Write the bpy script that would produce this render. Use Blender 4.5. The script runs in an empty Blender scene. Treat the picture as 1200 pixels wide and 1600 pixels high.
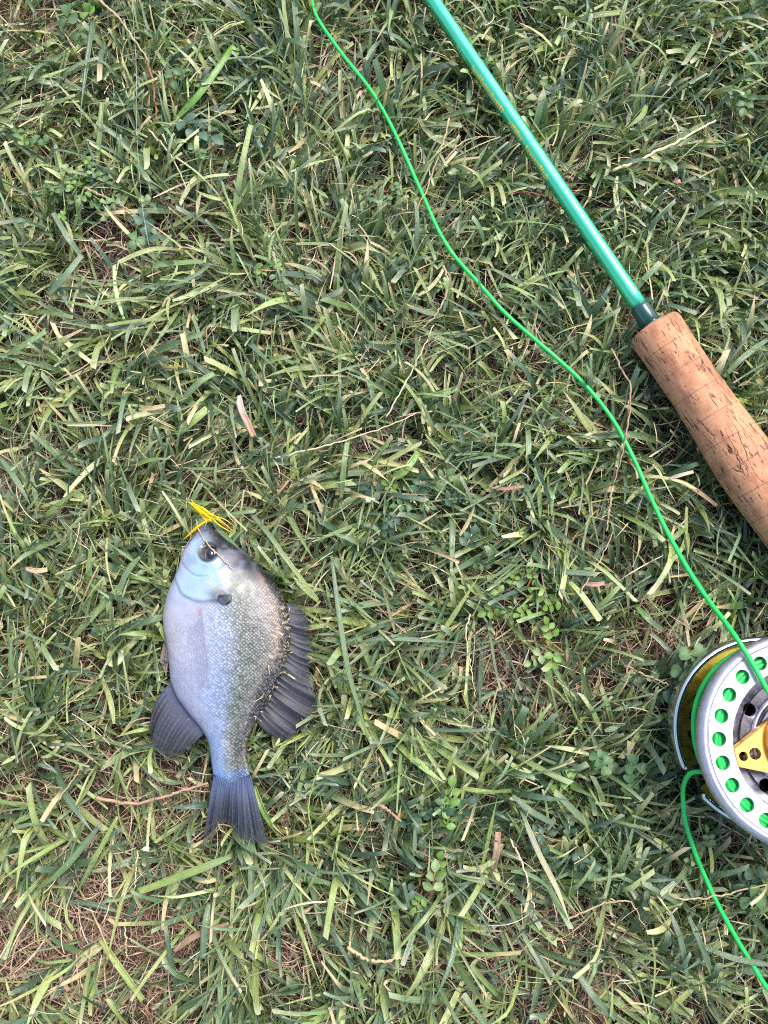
import bpy, bmesh, math, random
import numpy as np
from mathutils import Vector, Matrix

rng = np.random.default_rng(7)
random.seed(7)
SC = bpy.context.scene
COL = SC.collection

# ------------------------------------------------------------------ camera
TILT = math.radians(9.0)
CAM = np.array([0.0, -0.057, 0.38])
FPX = 1600 * 26 / 34.6                      # focal length in photograph pixels
cam = bpy.data.objects.new('camera', bpy.data.cameras.new('camera'))
COL.objects.link(cam)
cam.location = CAM
cam.rotation_euler = (TILT, 0, 0)
cam.data.lens = 26
cam.data.sensor_width = 34.6
cam.data.clip_start = 0.01
cam.data.clip_end = 200
SC.camera = cam

# ------------------------------------------------------------------ world, sun, exposure
SUN_EL, SUN_AZ = math.radians(60), math.radians(40)     # azimuth from +Y towards +X
w = bpy.data.worlds.new('World'); SC.world = w; w.use_nodes = True
nt = w.node_tree
bg = nt.nodes['Background']
sky = nt.nodes.new('ShaderNodeTexSky')
sky.sky_type = 'NISHITA'; sky.sun_disc = False
sky.sun_elevation = SUN_EL; sky.sun_rotation = SUN_AZ
sky.air_density = 1.0; sky.dust_density = 3.0; sky.ozone_density = 1.0
nt.links.new(sky.outputs[0], bg.inputs[0])
bg.inputs[1].default_value = 0.12
sun = bpy.data.objects.new('sun', bpy.data.lights.new('sun', 'SUN'))
COL.objects.link(sun)
sun.data.energy = 1.5; sun.data.angle = math.radians(22); sun.data.color = (1.0, 0.965, 0.91)
sd = Vector((math.sin(SUN_AZ)*math.cos(SUN_EL), math.cos(SUN_AZ)*math.cos(SUN_EL), math.sin(SUN_EL)))
sun.rotation_euler = sd.to_track_quat('Z', 'Y').to_euler()
sun.location = (0.5, 0.5, 1.5)
SC.view_settings.view_transform = 'Standard'
SC.render.engine = 'CYCLES'
SC.cycles.filter_width = 1.1
SC.cycles.use_denoising = False
SC.view_settings.look = 'None'
SC.view_settings.gamma = 1.0
SC.view_settings.exposure = 1.47

# ------------------------------------------------------------------ helpers
cT, sT = math.cos(TILT), math.sin(TILT)

def at(px, py, z):
    """world point at height z that stands at this place of the photograph"""
    x = (px-600)/FPX; y = (800-py)/FPX
    dy = y*cT + sT; dz = y*sT - cT
    t = (z-CAM[2])/dz
    return np.array([CAM[0]+x*t, CAM[1]+dy*t, z])

def proj(P):
    d = np.asarray(P, float) - CAM
    yc = d[..., 1]*cT + d[..., 2]*sT
    zc = -d[..., 1]*sT + d[..., 2]*cT
    return 600 + FPX*d[..., 0]/(-zc), 800 - FPX*yc/(-zc)

def upx(px, py, z):
    """metres per photograph pixel there"""
    p = at(px, py, z) - CAM
    return (p[1]*sT - p[2]*cT)/FPX

def L(r, g, b):
    def f(c):
        c /= 255
        return c/12.92 if c <= .04045 else ((c+.055)/1.055)**2.4
    return np.array([f(r), f(g), f(b)])

def sstep(a, b, x):
    t = np.clip((x-a)/(b-a), 0, 1)
    return t*t*(3-2*t)

def mesh_np(name, V, F, mat=None, attrs=None, smooth=True):
    """V (n,3), F (m,k) with k 3 or 4 (array) or list of tuples"""
    me = bpy.data.meshes.new(name)
    V = np.asarray(V, np.float32)
    if isinstance(F, np.ndarray):
        m, k = F.shape
        me.vertices.add(len(V)); me.vertices.foreach_set('co', V.ravel())
        me.loops.add(m*k); me.loops.foreach_set('vertex_index', F.astype(np.int32).ravel())
        me.polygons.add(m)
        me.polygons.foreach_set('loop_start', np.arange(0, m*k, k, dtype=np.int32))
        me.polygons.foreach_set('loop_total', np.full(m, k, dtype=np.int32))
        me.update(calc_edges=True)
    else:
        me.from_pydata([tuple(map(float, v)) for v in V], [], [tuple(int(i) for i in f) for f in F])
        me.update()
    for n, (ty, arr) in (attrs or {}).items():
        arr = np.asarray(arr, np.float32)
        a = me.attributes.new(n, ty, 'POINT')
        if ty == 'FLOAT_COLOR':
            if arr.shape[1] == 3:
                arr = np.concatenate([arr, np.ones((len(arr), 1), np.float32)], 1)
            a.data.foreach_set('color', arr.ravel())
        elif ty == 'FLOAT_VECTOR':
            a.data.foreach_set('vector', arr.ravel())
        else:
            a.data.foreach_set('value', arr.ravel())
    if smooth:
        me.polygons.foreach_set('use_smooth', np.ones(len(me.polygons), bool))
    me.validate()
    if mat: me.materials.append(mat)
    return me

def link(name, me, parent=None, loc=None):
    o = bpy.data.objects.new(name, me)
    COL.objects.link(o)
    if parent is not None:
        o.parent = parent
    if loc is not None: o.location = loc
    return o

def part(name, V, F, mat, parent, attrs=None, smooth=True, origin=None):
    """a mesh given in world coordinates, put under its parent (parents are never rotated)"""
    base = np.zeros(3)
    p = parent
    while p is not None:
        base = base + np.array(p.location); p = p.parent
    V = np.asarray(V, float)
    me = mesh_np(name, V - base, F, mat, attrs, smooth)
    return link(name, me, parent)

def tag(o, label, cat=None, group=None, kind=None):
    if label: o['label'] = label
    if cat: o['category'] = cat
    if group: o['group'] = group
    if kind: o['kind'] = kind
    return o

def empty(name, loc):
    o = bpy.data.objects.new(name, None); COL.objects.link(o)
    o.location = Vector([float(c) for c in loc]); o.empty_display_size = .01
    return o

def grid_faces(nu, nv, wrap=False, off=0):
    """grid of nu x nv points, row-major; wrap closes the v direction"""
    i = np.arange(nu-1)[:, None]; j = np.arange(nv if wrap else nv-1)[None, :]
    a = i*nv + j; b = i*nv + (j+1) % nv
    c = (i+1)*nv + (j+1) % nv; d = (i+1)*nv + j
    return np.stack([a, b, c, d], -1).reshape(-1, 4) + off

def spline(P, n):
    """Catmull-Rom resample"""
    P = np.asarray(P, float)
    Q = np.vstack([2*P[0]-P[1], P, 2*P[-1]-P[-2]])
    seg = np.linalg.norm(np.diff(P, axis=0), axis=1)
    s = np.concatenate([[0], np.cumsum(seg)])
    t = np.linspace(0, s[-1], n)
    k = np.clip(np.searchsorted(s, t, side='right')-1, 0, len(P)-2)
    f = ((t-s[k])/np.maximum(seg[k], 1e-9))[:, None]
    p0, p1, p2, p3 = Q[k], Q[k+1], Q[k+2], Q[k+3]
    return .5*((2*p1)+(-p0+p2)*f+(2*p0-5*p1+4*p2-p3)*f*f+(-p0+3*p1-3*p2+p3)*f**3)

def tube(P, R, n=8, caps=True):
    P = np.asarray(P, float); m = len(P)
    R = np.broadcast_to(np.asarray(R, float), (m,))
    T = np.gradient(P, axis=0); T /= np.linalg.norm(T, axis=1)[:, None]+1e-12
    N = np.zeros_like(P)
    a = np.array([0, 0, 1.0]) if abs(T[0, 2]) < .9 else np.array([1.0, 0, 0])
    v = np.cross(T[0], a); v /= np.linalg.norm(v)
    for i in range(m):
        v = v - T[i]*np.dot(v, T[i]); v /= np.linalg.norm(v); N[i] = v
    B = np.cross(T, N)
    ang = np.linspace(0, 2*math.pi, n, endpoint=False)
    V = P[:, None] + R[:, None, None]*(np.cos(ang)[None, :, None]*N[:, None] + np.sin(ang)[None, :, None]*B[:, None])
    V = V.reshape(-1, 3)
    F = [tuple(f) for f in grid_faces(m, n, True)]
    if caps:
        F.append(tuple(range(n))[::-1]); F.append(tuple(range((m-1)*n, m*n)))
    return V, F

class NT:
    """short node-graph writer"""
    def __init__(s, name):
        s.m = bpy.data.materials.new(name); s.m.use_nodes = True
        s.t = s.m.node_tree; s.b = s.t.nodes['Principled BSDF']; s.out = s.t.nodes['Material Output']
    def n(s, ty, **kw):
        nd = s.t.nodes.new(ty)
        for k, v in kw.items():
            if k.startswith('_'): continue
            setattr(nd, k, v)
        return nd
    def l(s, a, b): s.t.links.new(a, b)
    def attr(s, name, out='Color'):
        a = s.n('ShaderNodeAttribute'); a.attribute_name = name
        return a.outputs[out]
    def noise(s, vec, scale, detail=4, rough=.5, dist=0):
        nd = s.n('ShaderNodeTexNoise')
        nd.inputs['Scale'].default_value = scale; nd.inputs['Detail'].default_value = detail
        nd.inputs['Roughness'].default_value = rough; nd.inputs['Distortion'].default_value = dist
        if vec is not None: s.l(vec, nd.inputs['Vector'])
        return nd.outputs['Fac']
    def math(s, op, a, b=None, c=None, clamp=False):
        nd = s.n('ShaderNodeMath', operation=op); nd.use_clamp = clamp
        for i, v in enumerate((a, b, c)):
            if v is None: continue
            if isinstance(v, (int, float)): nd.inputs[i].default_value = v
            else: s.l(v, nd.inputs[i])
        return nd.outputs[0]
    def ramp(s, fac, stops):
        nd = s.n('ShaderNodeValToRGB'); e = nd.color_ramp.elements
        while len(e) < len(stops): e.new(.5)
        for el, (p, c) in zip(e, stops):
            el.position = p
            c = (c, c, c) if isinstance(c, (int, float)) else c
            el.color = (*[float(x) for x in c], 1)
        s.l(fac, nd.inputs[0]); return nd.outputs[0]
    def mix(s, fac, a, b, mode='MIX'):
        nd = s.n('ShaderNodeMix', data_type='RGBA', blend_type=mode)
        for k, v in ((0, fac), (6, a), (7, b)):
            if isinstance(v, (int, float)): nd.inputs[k].default_value = v
            elif isinstance(v, (tuple, list, np.ndarray)): nd.inputs[k].default_value = (*[float(x) for x in v], 1)
            else: s.l(v, nd.inputs[k])
        return nd.outputs[2]
    def bump(s, h, strength=.3, dist=.001):
        nd = s.n('ShaderNodeBump'); nd.inputs['Strength'].default_value = strength
        nd.inputs['Distance'].default_value = dist
        s.l(h, nd.inputs['Height']); s.l(nd.outputs[0], s.b.inputs['Normal']); return nd.outputs[0]
    def set(s, **kw):
        for k, v in kw.items():
            k = k.replace('_', ' ')
            i = s.b.inputs[k]
            if isinstance(v, (int, float)): i.default_value = v
            elif isinstance(v, (tuple, list, np.ndarray)): i.default_value = (*[float(x) for x in v], 1)
            else: s.l(v, i)
    def mapping(s, vec, scale):
        nd = s.n('ShaderNodeMapping'); nd.inputs['Scale'].default_value = scale
        s.l(vec, nd.inputs['Vector']); return nd.outputs[0]

def leaf_material(name, rough=.42, transl=.28, stripes=True, spec=.5):
    g = NT(name)
    col = g.attr('Col'); uv = g.attr('buv', 'Vector')
    st = g.n('ShaderNodeSeparateXYZ'); g.l(uv, st.inputs[0])
    geo = g.n('ShaderNodeTexCoord').outputs['Object']
    sp = g.noise(geo, 900, 3, .6)
    c = g.mix(g.math('MULTIPLY', sp, .55), col, g.mix(1.0, col, (.55, .6, .45), 'MULTIPLY'))
    if stripes:
        s1 = g.noise(g.mapping(uv, (9, .5, 1)), 1.0, 2, .6)
        c = g.mix(g.ramp(s1, [(.36, 0.0), (.62, .75)]), c, g.mix(1.0, c, (1.65, 1.55, 1.5), 'MULTIPLY'))
        w1 = g.math('SINE', g.math('MULTIPLY', st.outputs[0], 44.0))
        g.bump(g.math('ADD', g.math('MULTIPLY', w1, .35), g.math('MULTIPLY', s1, 1.3)), .5, .0003)
    g.set(Base_Color=c, Roughness=rough)
    g.b.inputs['Specular IOR Level'].default_value = spec
    if transl:
        tr = g.n('ShaderNodeBsdfTranslucent')
        g.l(g.mix(1.0, c, (1.35, 1.35, .6), 'MULTIPLY'), tr.inputs[0])
        mx = g.n('ShaderNodeMixShader'); mx.inputs[0].default_value = transl
        g.l(g.b.outputs[0], mx.inputs[1]); g.l(tr.outputs[0], mx.inputs[2])
        g.l(mx.outputs[0], g.out.inputs[0])
    return g.m

M_grass = leaf_material('grass_leaf', rough=.33, transl=.22, spec=.85)
M_straw = leaf_material('dry_straw', rough=.6, transl=.18, spec=.3)
M_clover = leaf_material('clover_leaf', rough=.5, transl=.28, stripes=False)

def soil_material():
    g = NT('soil'); oc = g.n('ShaderNodeTexCoord').outputs['Object']
    a = g.noise(oc, 60, 6, .6); b = g.noise(oc, 420, 5, .65)
    c = g.ramp(a, [(.3, L(40, 32, 29)), (.55, L(70, 57, 51)), (.75, L(52, 43, 39))])
    c = g.mix(g.ramp(b, [(.45, 0.0), (.7, .7)]), c, L(104, 87, 78))
    g.set(Base_Color=c, Roughness=.95)
    g.bump(g.math('ADD', a, b), .9, .004)
    return g.m

# ------------------------------------------------------------------ layout numbers shared by the objects and the grass under them
Z_FISH = 0.0285
# fish outline: photograph y, belly x, back x, half thickness in pixels
FO = np.array([
    [821, 317, 327, 3], [826, 311, 333, 7], [833, 305, 342, 12], [842, 298, 355, 17], [852, 291, 369, 22], [862, 287, 383, 26],
    [875, 283, 397, 30], [890, 279, 412, 34], [905, 272, 425, 37], [920, 265, 436, 39], [940, 259, 447, 41],
    [960, 255, 452, 42], [980, 256, 454, 42], [1000, 260, 454, 41], [1020, 263, 451, 39], [1040, 265, 445, 37],
    [1065, 267, 436, 34], [1090, 277, 424, 30], [1115, 296, 408, 26], [1135, 313, 396, 22], [1150, 322, 389, 19],
    [1165, 327, 386, 17], [1180, 329, 385, 14], [1195, 331, 387, 10.5], [1208, 333, 390, 7], [1220, 335, 393, 4], [1230, 333, 396, 1.5]], float)
UF = upx(350, 1020, Z_FISH)
FIN_ANAL_IN = [(266, 1060), (270, 1075), (279, 1093), (296, 1115), (309, 1131), (318, 1142)]
FIN_ANAL_OUT = [(233, 1142), (237, 1160), (244, 1173), (256, 1181), (270, 1182), (287, 1177)]
FIN_DORS_IN = [(442, 936), (451, 965), (452, 1000), (449, 1030), (438, 1062), (428, 1085), (413, 1106), (404, 1122)]
FIN_DORS_OUT = [(468, 944), (486, 968), (490, 1010), (488, 1045), (495, 1078), (494, 1110), (468, 1142), (438, 1160)]
FIN_TAIL_IN = [(334, 1212), (346, 1216), (362, 1217), (378, 1216), (391, 1212)]
FIN_TAIL_OUT = [(315, 1326), (333, 1304), (352, 1284), (384, 1316), (419, 1320)]

# rod axis: image line through the grip
RA = np.array([1020.0, 510.0]); RD = np.array([0.5600, 0.8285])
Z_ROD0, Z_ROD1 = 0.0245, 0.0365          # heights at the top of the picture / at the reel seat
A_top = at(*(RA - RD*640), Z_ROD0); A_bot = at(*(RA + RD*640), Z_ROD1)
ax = A_bot - A_top; AXL = np.linalg.norm(ax); ax /= AXL
def rod_point(px, py):
    """point of the rod axis that shows nearest to a photograph pixel"""
    s = np.linspace(-.2, 1.2, 2801)*AXL
    P = A_top + s[:, None]*ax
    x, y = proj(P)
    return s[np.argmin((x-px)**2+(y-py)**2)]
S_GRIP = rod_point(1020, 510)
UG = upx(1080, 600, .03)
GRIP_LEN = .172
GP = np.array([[0, 38.5], [3, 41], [8, 42], [60, 40.5], [115, 39.8], [170, 41.5], [225, 45], [262, 46], [300, 45.2], [345, 42.5], [400, 40], [460, 40], [520, 41], [560, 41]], float)*UG
GP[-1, 0] = GRIP_LEN
def rod_radius(s):
    r = np.where(s < S_GRIP, 13.2*UG + (s-S_GRIP)*.0016, 0)
    g = np.interp(s-S_GRIP, GP[:, 0], GP[:, 1])
    r = np.where(s >= S_GRIP, g, r)
    return np.where(s > S_GRIP+GRIP_LEN, .0095, r)

# reel
ZF, ZB = 0.068, 0.027
RC = at(1261, 1160, ZF); U = upx(1261, 1160, ZF)
RCB = RC.copy()

LINE1 = [(470, -60, 23), (487, 0, 23), (497, 30, 23.5), (535, 85, 24), (575, 135, 24), (600, 175, 24), (625, 225, 24.5), (645, 270, 24.5), (665, 315, 24.5),
         (685, 360, 25), (710, 400, 25), (750, 445, 25), (785, 485, 25), (820, 517, 25), (868, 558, 25.5), (905, 592, 26), (937, 628, 26.5), (962, 663, 27.2),
         (982, 700, 28.5), (999, 736, 30), (1013, 769, 32), (1032, 810, 35.5), (1057, 858, 41), (1084, 904, 48.5), (1110, 942, 56), (1135, 975, 63.5), (1156, 1005, 69.2),
         (1178, 1041, 70.2), (1202, 1084, 70.5), (1240, 1150, 72.5), (1300, 1240, 74), (1370, 1330, 70)]
LINE2 = [(1420, 1450, 50), (1400, 1580, 32), (1330, 1640, 27), (1250, 1600, 27), (1200, 1545, 27), (1175, 1506, 27), (1150, 1465, 27), (1120, 1410, 27.5), (1095, 1355, 28.5), (1080, 1315, 30),
         (1070, 1280, 32), (1067, 1245, 35), (1069, 1224, 38), (1078, 1209, 41), (1095, 1206, 43), (1125, 1212, 44), (1165, 1225, 44)]
LP = np.array([at(x, y, (z-2.0*min(1, max(0, (42-z)/15)))/1000) for x, y, z in LINE1+LINE2])
LPS = spline(LP, 520)
LR = .00125

# ------------------------------------------------------------------ how high the grass may stand under the things that press it down
SP = np.array([at((l+r)/2, y, Z_FISH) for y, l, r, b in FO])
SLX = np.array([at(l, y, Z_FISH)[0] for y, l, r, b in FO]); SRX = np.array([at(r, y, Z_FISH)[0] for y, l, r, b in FO])
SB = FO[:, 3]*UF
def in_poly(x, y, poly):
    ins = np.zeros(x.shape, bool); n = len(poly)
    for i in range(n):
        x1, y1 = poly[i]; x2, y2 = poly[(i+1) % n]
        c = ((y1 > y) != (y2 > y)) & (x < (x2-x1)*(y-y1)/((y2-y1) if y2 != y1 else 1e-9)+x1)
        ins ^= c
    return ins
FINP = [np.array([at(px, py, .024)[:2] for px, py in a+b[::-1]]) for a, b in
        ((FIN_ANAL_IN, FIN_ANAL_OUT), (FIN_DORS_IN, FIN_DORS_OUT), (FIN_TAIL_IN, FIN_TAIL_OUT))]
i1 = int(len(LPS)*.47)
def strand_cap(x, y, P, cap, zoff):
    o = np.argsort(P[:, 1]); Py = P[o, 1]; Px = P[o, 0]; Pz = P[o, 2]
    slope = np.gradient(Px, Py+np.arange(len(Py))*1e-9)
    lx = np.interp(y, Py, Px); lz = np.interp(y, Py, Pz); sl = np.interp(y, Py, slope)
    d = np.abs(x-lx)/np.sqrt(1+sl*sl)
    c = lz - zoff + np.clip((d-.0022)*2.2, 0, 1)
    m = (y > Py[0]) & (y < Py[-1]) & (d < .012)
    return np.where(m, np.minimum(cap, c), cap)
LTOP = np.array([p for p in LPS if p[1] > RC[1]+.03 and p[0] < RC[0]])
k0 = int(np.argmin(np.abs(proj(LPS)[0]-1200) + np.abs(proj(LPS)[1]-1545)))
LBOT = LPS[k0-12:k0+90]
def cap_at(x, y, line=True):
    cap = np.full(x.shape, 1.0)
    yy = SP[::-1, 1]
    l = np.interp(y, yy, SLX[::-1]); r = np.interp(y, yy, SRX[::-1]); b = np.interp(y, yy, SB[::-1])
    v = (x-(l+r)/2)/np.maximum((r-l)/2, 1e-5)
    ins = (y > yy[0]) & (y < yy[-1])
    under = Z_FISH - b*np.sqrt(np.clip(1-v*v, 0, 1)) - .001
    outd = (np.abs(v)-1)*(r-l)/2
    c = np.where(np.abs(v) < 1, under, Z_FISH - .003 + outd*2.0)
    cap = np.where(ins & (outd < .01), np.minimum(cap, c), cap)
    for p in (FINP if line else []):
        cap = np.where(in_poly(x, y, p), np.minimum(cap, .0195), cap)
    # rod
    dx = x-A_top[0]; dy = y-A_top[1]
    h = math.hypot(ax[0], ax[1])
    s = (dx*ax[0]+dy*ax[1])/h; d = np.abs(-dx*ax[1]+dy*ax[0])/h
    sl = s/h; za = A_top[2]+sl*ax[2]; rr = rod_radius(sl)
    c = np.where(d < rr, za-np.sqrt(np.clip(rr*rr-d*d, 0, 1))-.0006, za+(d-rr)*2.5-.001)
    cap = np.where(d < rr+.012, np.minimum(cap, c), cap)
    # reel
    d = np.hypot(x-RC[0], y-RC[1])
    c = np.where(d < .0425, ZB-.004, ZB+.006+(d-.0425)*1.2)
    cap = np.where(d < .060, np.minimum(cap, c), cap)
    if line:
        cap = strand_cap(x, y, LTOP, cap, LR+.0006)
        cap = strand_cap(x, y, LBOT, cap, LR+.0006)
    return np.maximum(cap, .003)

# ------------------------------------------------------------------ ground
def vnoise(x, y, f, seed):
    r = np.random.default_rng(seed).random((256, 256))
    X = x*f; Y = y*f; i = np.floor(X).astype(int); j = np.floor(Y).astype(int)
    u = X-i; v = Y-j; u = u*u*(3-2*u); v = v*v*(3-2*v)
    a = r[i % 256, j % 256]; b = r[(i+1) % 256, j % 256]; c = r[i % 256, (j+1) % 256]; d = r[(i+1) % 256, (j+1) % 256]
    return (a*(1-u)+b*u)*(1-v)+(c*(1-u)+d*u)*v

def soil_h(x, y):
    return (vnoise(x, y, 30, 1)-.5)*.006 + (vnoise(x, y, 110, 2)-.5)*.003

xs = np.concatenate([-np.geomspace(40, .5, 14), np.linspace(-.45, .45, 200), np.geomspace(.5, 40, 14)])
ys = np.concatenate([-np.geomspace(40, .55, 14), np.linspace(-.5, .55, 220), np.geomspace(.6, 40, 14)])
X, Y = np.meshgrid(xs, ys, indexing='ij')
Zg = soil_h(X, Y)
G = link('ground', mesh_np('ground', np.stack([X, Y, Zg], -1).reshape(-1, 3), grid_faces(len(xs), len(ys))[:, ::-1], soil_material()))
tag(G, 'brown soil showing through the thin turf', kind='structure')

# ------------------------------------------------------------------ grass
# thin places of the turf, photograph x, y, radii, strength
BARE = [(150, 1410, 180, 95, .92), (60, 1480, 110, 95, .92), (220, 1440, 140, 70, .9), (170, 1540, 130, 80, .8), (790, 1050, 140, 75, .75), (290, 1260, 90, 60, .6), (330, 255, 60, 50, .6),
        (30, 720, 60, 70, .45), (260, 1225, 70, 40, .7), (60, 230, 90, 60, .4), (190, 340, 50, 30, .8), (480, 1460, 90, 60, .5),
        (700, 1180, 90, 60, .45), (1040, 1000, 50, 50, .6), (1010, 850, 50, 60, .4), (540, 510, 60, 40, .4), (130, 100, 80, 60, .4),
        (360, 130, 50, 40, .5), (760, 1260, 70, 60, .4), (560, 1230, 50, 50, .5), (880, 1500, 90, 60, .35), (1150, 520, 60, 60, .4), (1180, 1430, 60, 50, .3),
        (430, 640, 60, 40, .3), (900, 350, 60, 50, .3), (1090, 960, 60, 70, .5)]
def bare_at(px, py):
    b = np.zeros(px.shape)
    for cx, cy, rx, ry, s in BARE:
        b = np.maximum(b, s*np.clip(1.25-np.hypot((px-cx)/rx, (py-cy)/ry), 0, 1))
    return b

X0, X1 = -.275, .275
Y0 = at(600, 1600, 0)[1]-.07; Y1 = at(600, 0, 0)[1]+.07

def blade_mesh(name, base, head, elev, droop, length, width, fold, roll, twist, turn, cut, colr, deadtip, mat, K=7, kink=None, sheath=True, use_cap=True):
    n = len(base)
    t = np.linspace(0, 1, K+1)[None]
    e = elev[:, None] - droop[:, None]*t**1.3
    if kink is not None:
        e = e - kink[:, 0:1]*(t > kink[:, 1:2])
    h = head[:, None] + turn[:, None]*t
    T = np.stack([np.cos(e)*np.cos(h), np.cos(e)*np.sin(h), np.sin(e)], -1)
    step = (length/K)[:, None, None]*T
    P = base[:, None]+np.concatenate([np.zeros((n, 1, 3)), np.cumsum(step[:, :-1], 1)], 1)
    S = np.stack([-np.sin(h), np.cos(h), np.zeros_like(h)], -1)
    Nn = np.stack([-np.sin(e)*np.cos(h), -np.sin(e)*np.sin(h), np.cos(e)], -1)
    ro = (roll[:, None]+twist[:, None]*t)[..., None]
    S2 = S*np.cos(ro)+Nn*np.sin(ro); N2 = -S*np.sin(ro)+Nn*np.cos(ro)
    wb = .55+.45*sstep(0, .3, t)
    wp = np.where(t < .45, 1, 1-((t-.45)/.55)**1.6*.95)
    wc = 1-.18*sstep(.4, 1, t)
    W = width[:, None]*wb*np.where(cut[:, None], wc, wp)
    V = np.stack([P-S2*W[..., None]/2+N2*(fold[:, None]*W)[..., None], P, P+S2*W[..., None]/2+N2*(fold[:, None]*W)[..., None]], 2)
    # slanted cut at the tip
    sl = (rng.random(n)-.5)*.9*width*cut
    V[:, -1, 0] += T[:, -1]*sl[:, None]; V[:, -1, 2] -= T[:, -1]*sl[:, None]
    if use_cap:
        x = V[..., 0].ravel(); y = V[..., 1].ravel(); z = V[..., 2].ravel()
        over = np.repeat(rng.random(n) < .13, (K+1)*3)
        c = np.where(over, cap_at(x, y, False), cap_at(x, y))
        jit = np.repeat(rng.random(n)*.0045, (K+1)*3)
        z = np.where(z > .022, .022+.008*np.tanh((z-.022)/.008), z)
        z = np.where(z > c-jit, c-jit+(np.clip(z-c, 0, .01))*.03, z)
        z = np.maximum(z, soil_h(x, y)+.0006)
        V[..., 2] = z.reshape(V.shape[:3])
    # colour along the blade
    Cc = np.repeat(colr[:, None, None, :], K+1, 1).repeat(3, 2)
    tt = t[..., None, None]
    if sheath:
        Cc = Cc*(1-.55*(1-sstep(0, .22, tt)))+L(176, 172, 120)*.55*(1-sstep(0, .22, tt))
    dt = sstep(deadtip[:, None]-.12, deadtip[:, None]+.12, t)[..., None, None]
    Cc = Cc*(1-dt)+L(188, 168, 128)*dt
    tipw = (cut[:, None]*sstep(.93, 1, t))[..., None, None]*.35
    Cc = Cc*(1-tipw)+L(205, 200, 170)*tipw
    Cc[:, :, 1] *= 1.12
    u = np.array([0, .5, 1.0])
    UV = np.stack(np.broadcast_arrays(u[None, None, :]+rng.random(n)[:, None, None]*20, (t[..., None]*(length/width)[:, None, None]), rng.random(n)[:, None, None]*50), -1)
    base_i = (np.arange(n)*(K+1)*3)[:, None, None]
    F = grid_faces(K+1, 3)[None]+base_i
    me = mesh_np(name, V.reshape(-1, 3), F.reshape(-1, 4), mat, {'Col': ('FLOAT_COLOR', Cc.reshape(-1, 3)), 'buv': ('FLOAT_VECTOR', UV.reshape(-1, 3))})
    return me

PAL = np.array([L(68, 91, 70), L(87, 111, 84), L(108, 129, 94), L(121, 141, 88), L(143, 158, 98), L(178, 185, 134), L(172, 162, 122), L(188, 166, 134)])
def pick(n, p):
    p = np.array(p, float); p /= p.sum()
    c = PAL[rng.choice(len(PAL), n, p=p)]
    return c*(1+(rng.random((n, 1))-.5)*.4)*(1+(rng.random((n, 3))-.5)*.12)

def tufts(nt, region, per, wmin, wmax, lmin, lmax, keepbare=True):
    x = rng.uniform(region[0], region[1], nt); y = rng.uniform(region[2], region[3], nt)
    px, py = proj(np.stack([x, y, np.full(nt, .01)], -1))
    if keepbare:
        cl = vnoise(x+3, y+3, 26, 5)
        keep = rng.random(nt) > bare_at(px, py)*1.35
        keep &= rng.random(nt) < .42+1.0*cl
        x, y, px, py = x[keep], y[keep], px[keep], py[keep]
    nt = len(x)
    k = rng.integers(per[0], per[1]+1, nt)
    idx = np.repeat(np.arange(nt), k); n = len(idx)
    main = math.radians(80) + (vnoise(x+7, y+7, 12, 9)-.5)*9 + rng.normal(0, 1.0, nt)
    lean = rng.random(nt)
    head = main[idx]+rng.normal(0, .75, n)
    bx = x[idx]+rng.normal(0, .004, n); by = y[idx]+rng.normal(0, .004, n)
    base = np.stack([bx, by, soil_h(bx, by)+rng.random(n)*.006], -1)
    elev = np.radians(rng.uniform(14, 78, n))*(.6+.55*lean[idx])
    droop = np.radians(rng.uniform(-5, 45, n))
    length = rng.uniform(lmin, lmax, n)*(.7+.5*rng.random(n))
    width = rng.uniform(wmin, wmax, n)
    width *= rng.choice([.3, .55, .95, 1.15], n, p=[.24, .3, .34, .12])
    kink = np.stack([np.where(rng.random(n) < .2, rng.uniform(.4, 1.2, n), 0), rng.uniform(.3, .8, n)], 1)
    warm = np.clip(1.15-px[idx]/750, 0, 1)
    c1 = pick(n, [8, 13, 14, 11, 7, 4, .8, .5]); c2 = pick(n, [4, 8, 12, 13, 11, 7, 1.0, .5])
    colr = np.where((rng.random(n) < .6*warm)[:, None], c2, c1)
    dead = np.where(rng.random(n) < .13, rng.uniform(.6, .98, n), 2.0)
    width = np.where(colr[:, 0] > colr[:, 1], width*.5, width)
    return dict(base=base, head=head, elev=elev, droop=droop, length=length, width=width, fold=rng.uniform(.02, .5, n),
                roll=rng.normal(0, .55, n), twist=rng.normal(0, .7, n), turn=rng.normal(0, .25, n), cut=rng.random(n) < .5,
                colr=colr, deadtip=dead, kink=kink)

area = (X1-X0)*(Y1-Y0)
d = tufts(int(area*11000), (X0, X1, Y0, Y1), (7, 12), .0013, .0035, .023, .050)
turf = link('turf_grass', blade_mesh('turf_grass', mat=M_grass, **d))
tag(turf, 'dense short mown lawn grass with broad flat green blades', 'grass', kind='stuff')
N_TURF = len(d['head'])

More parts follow.
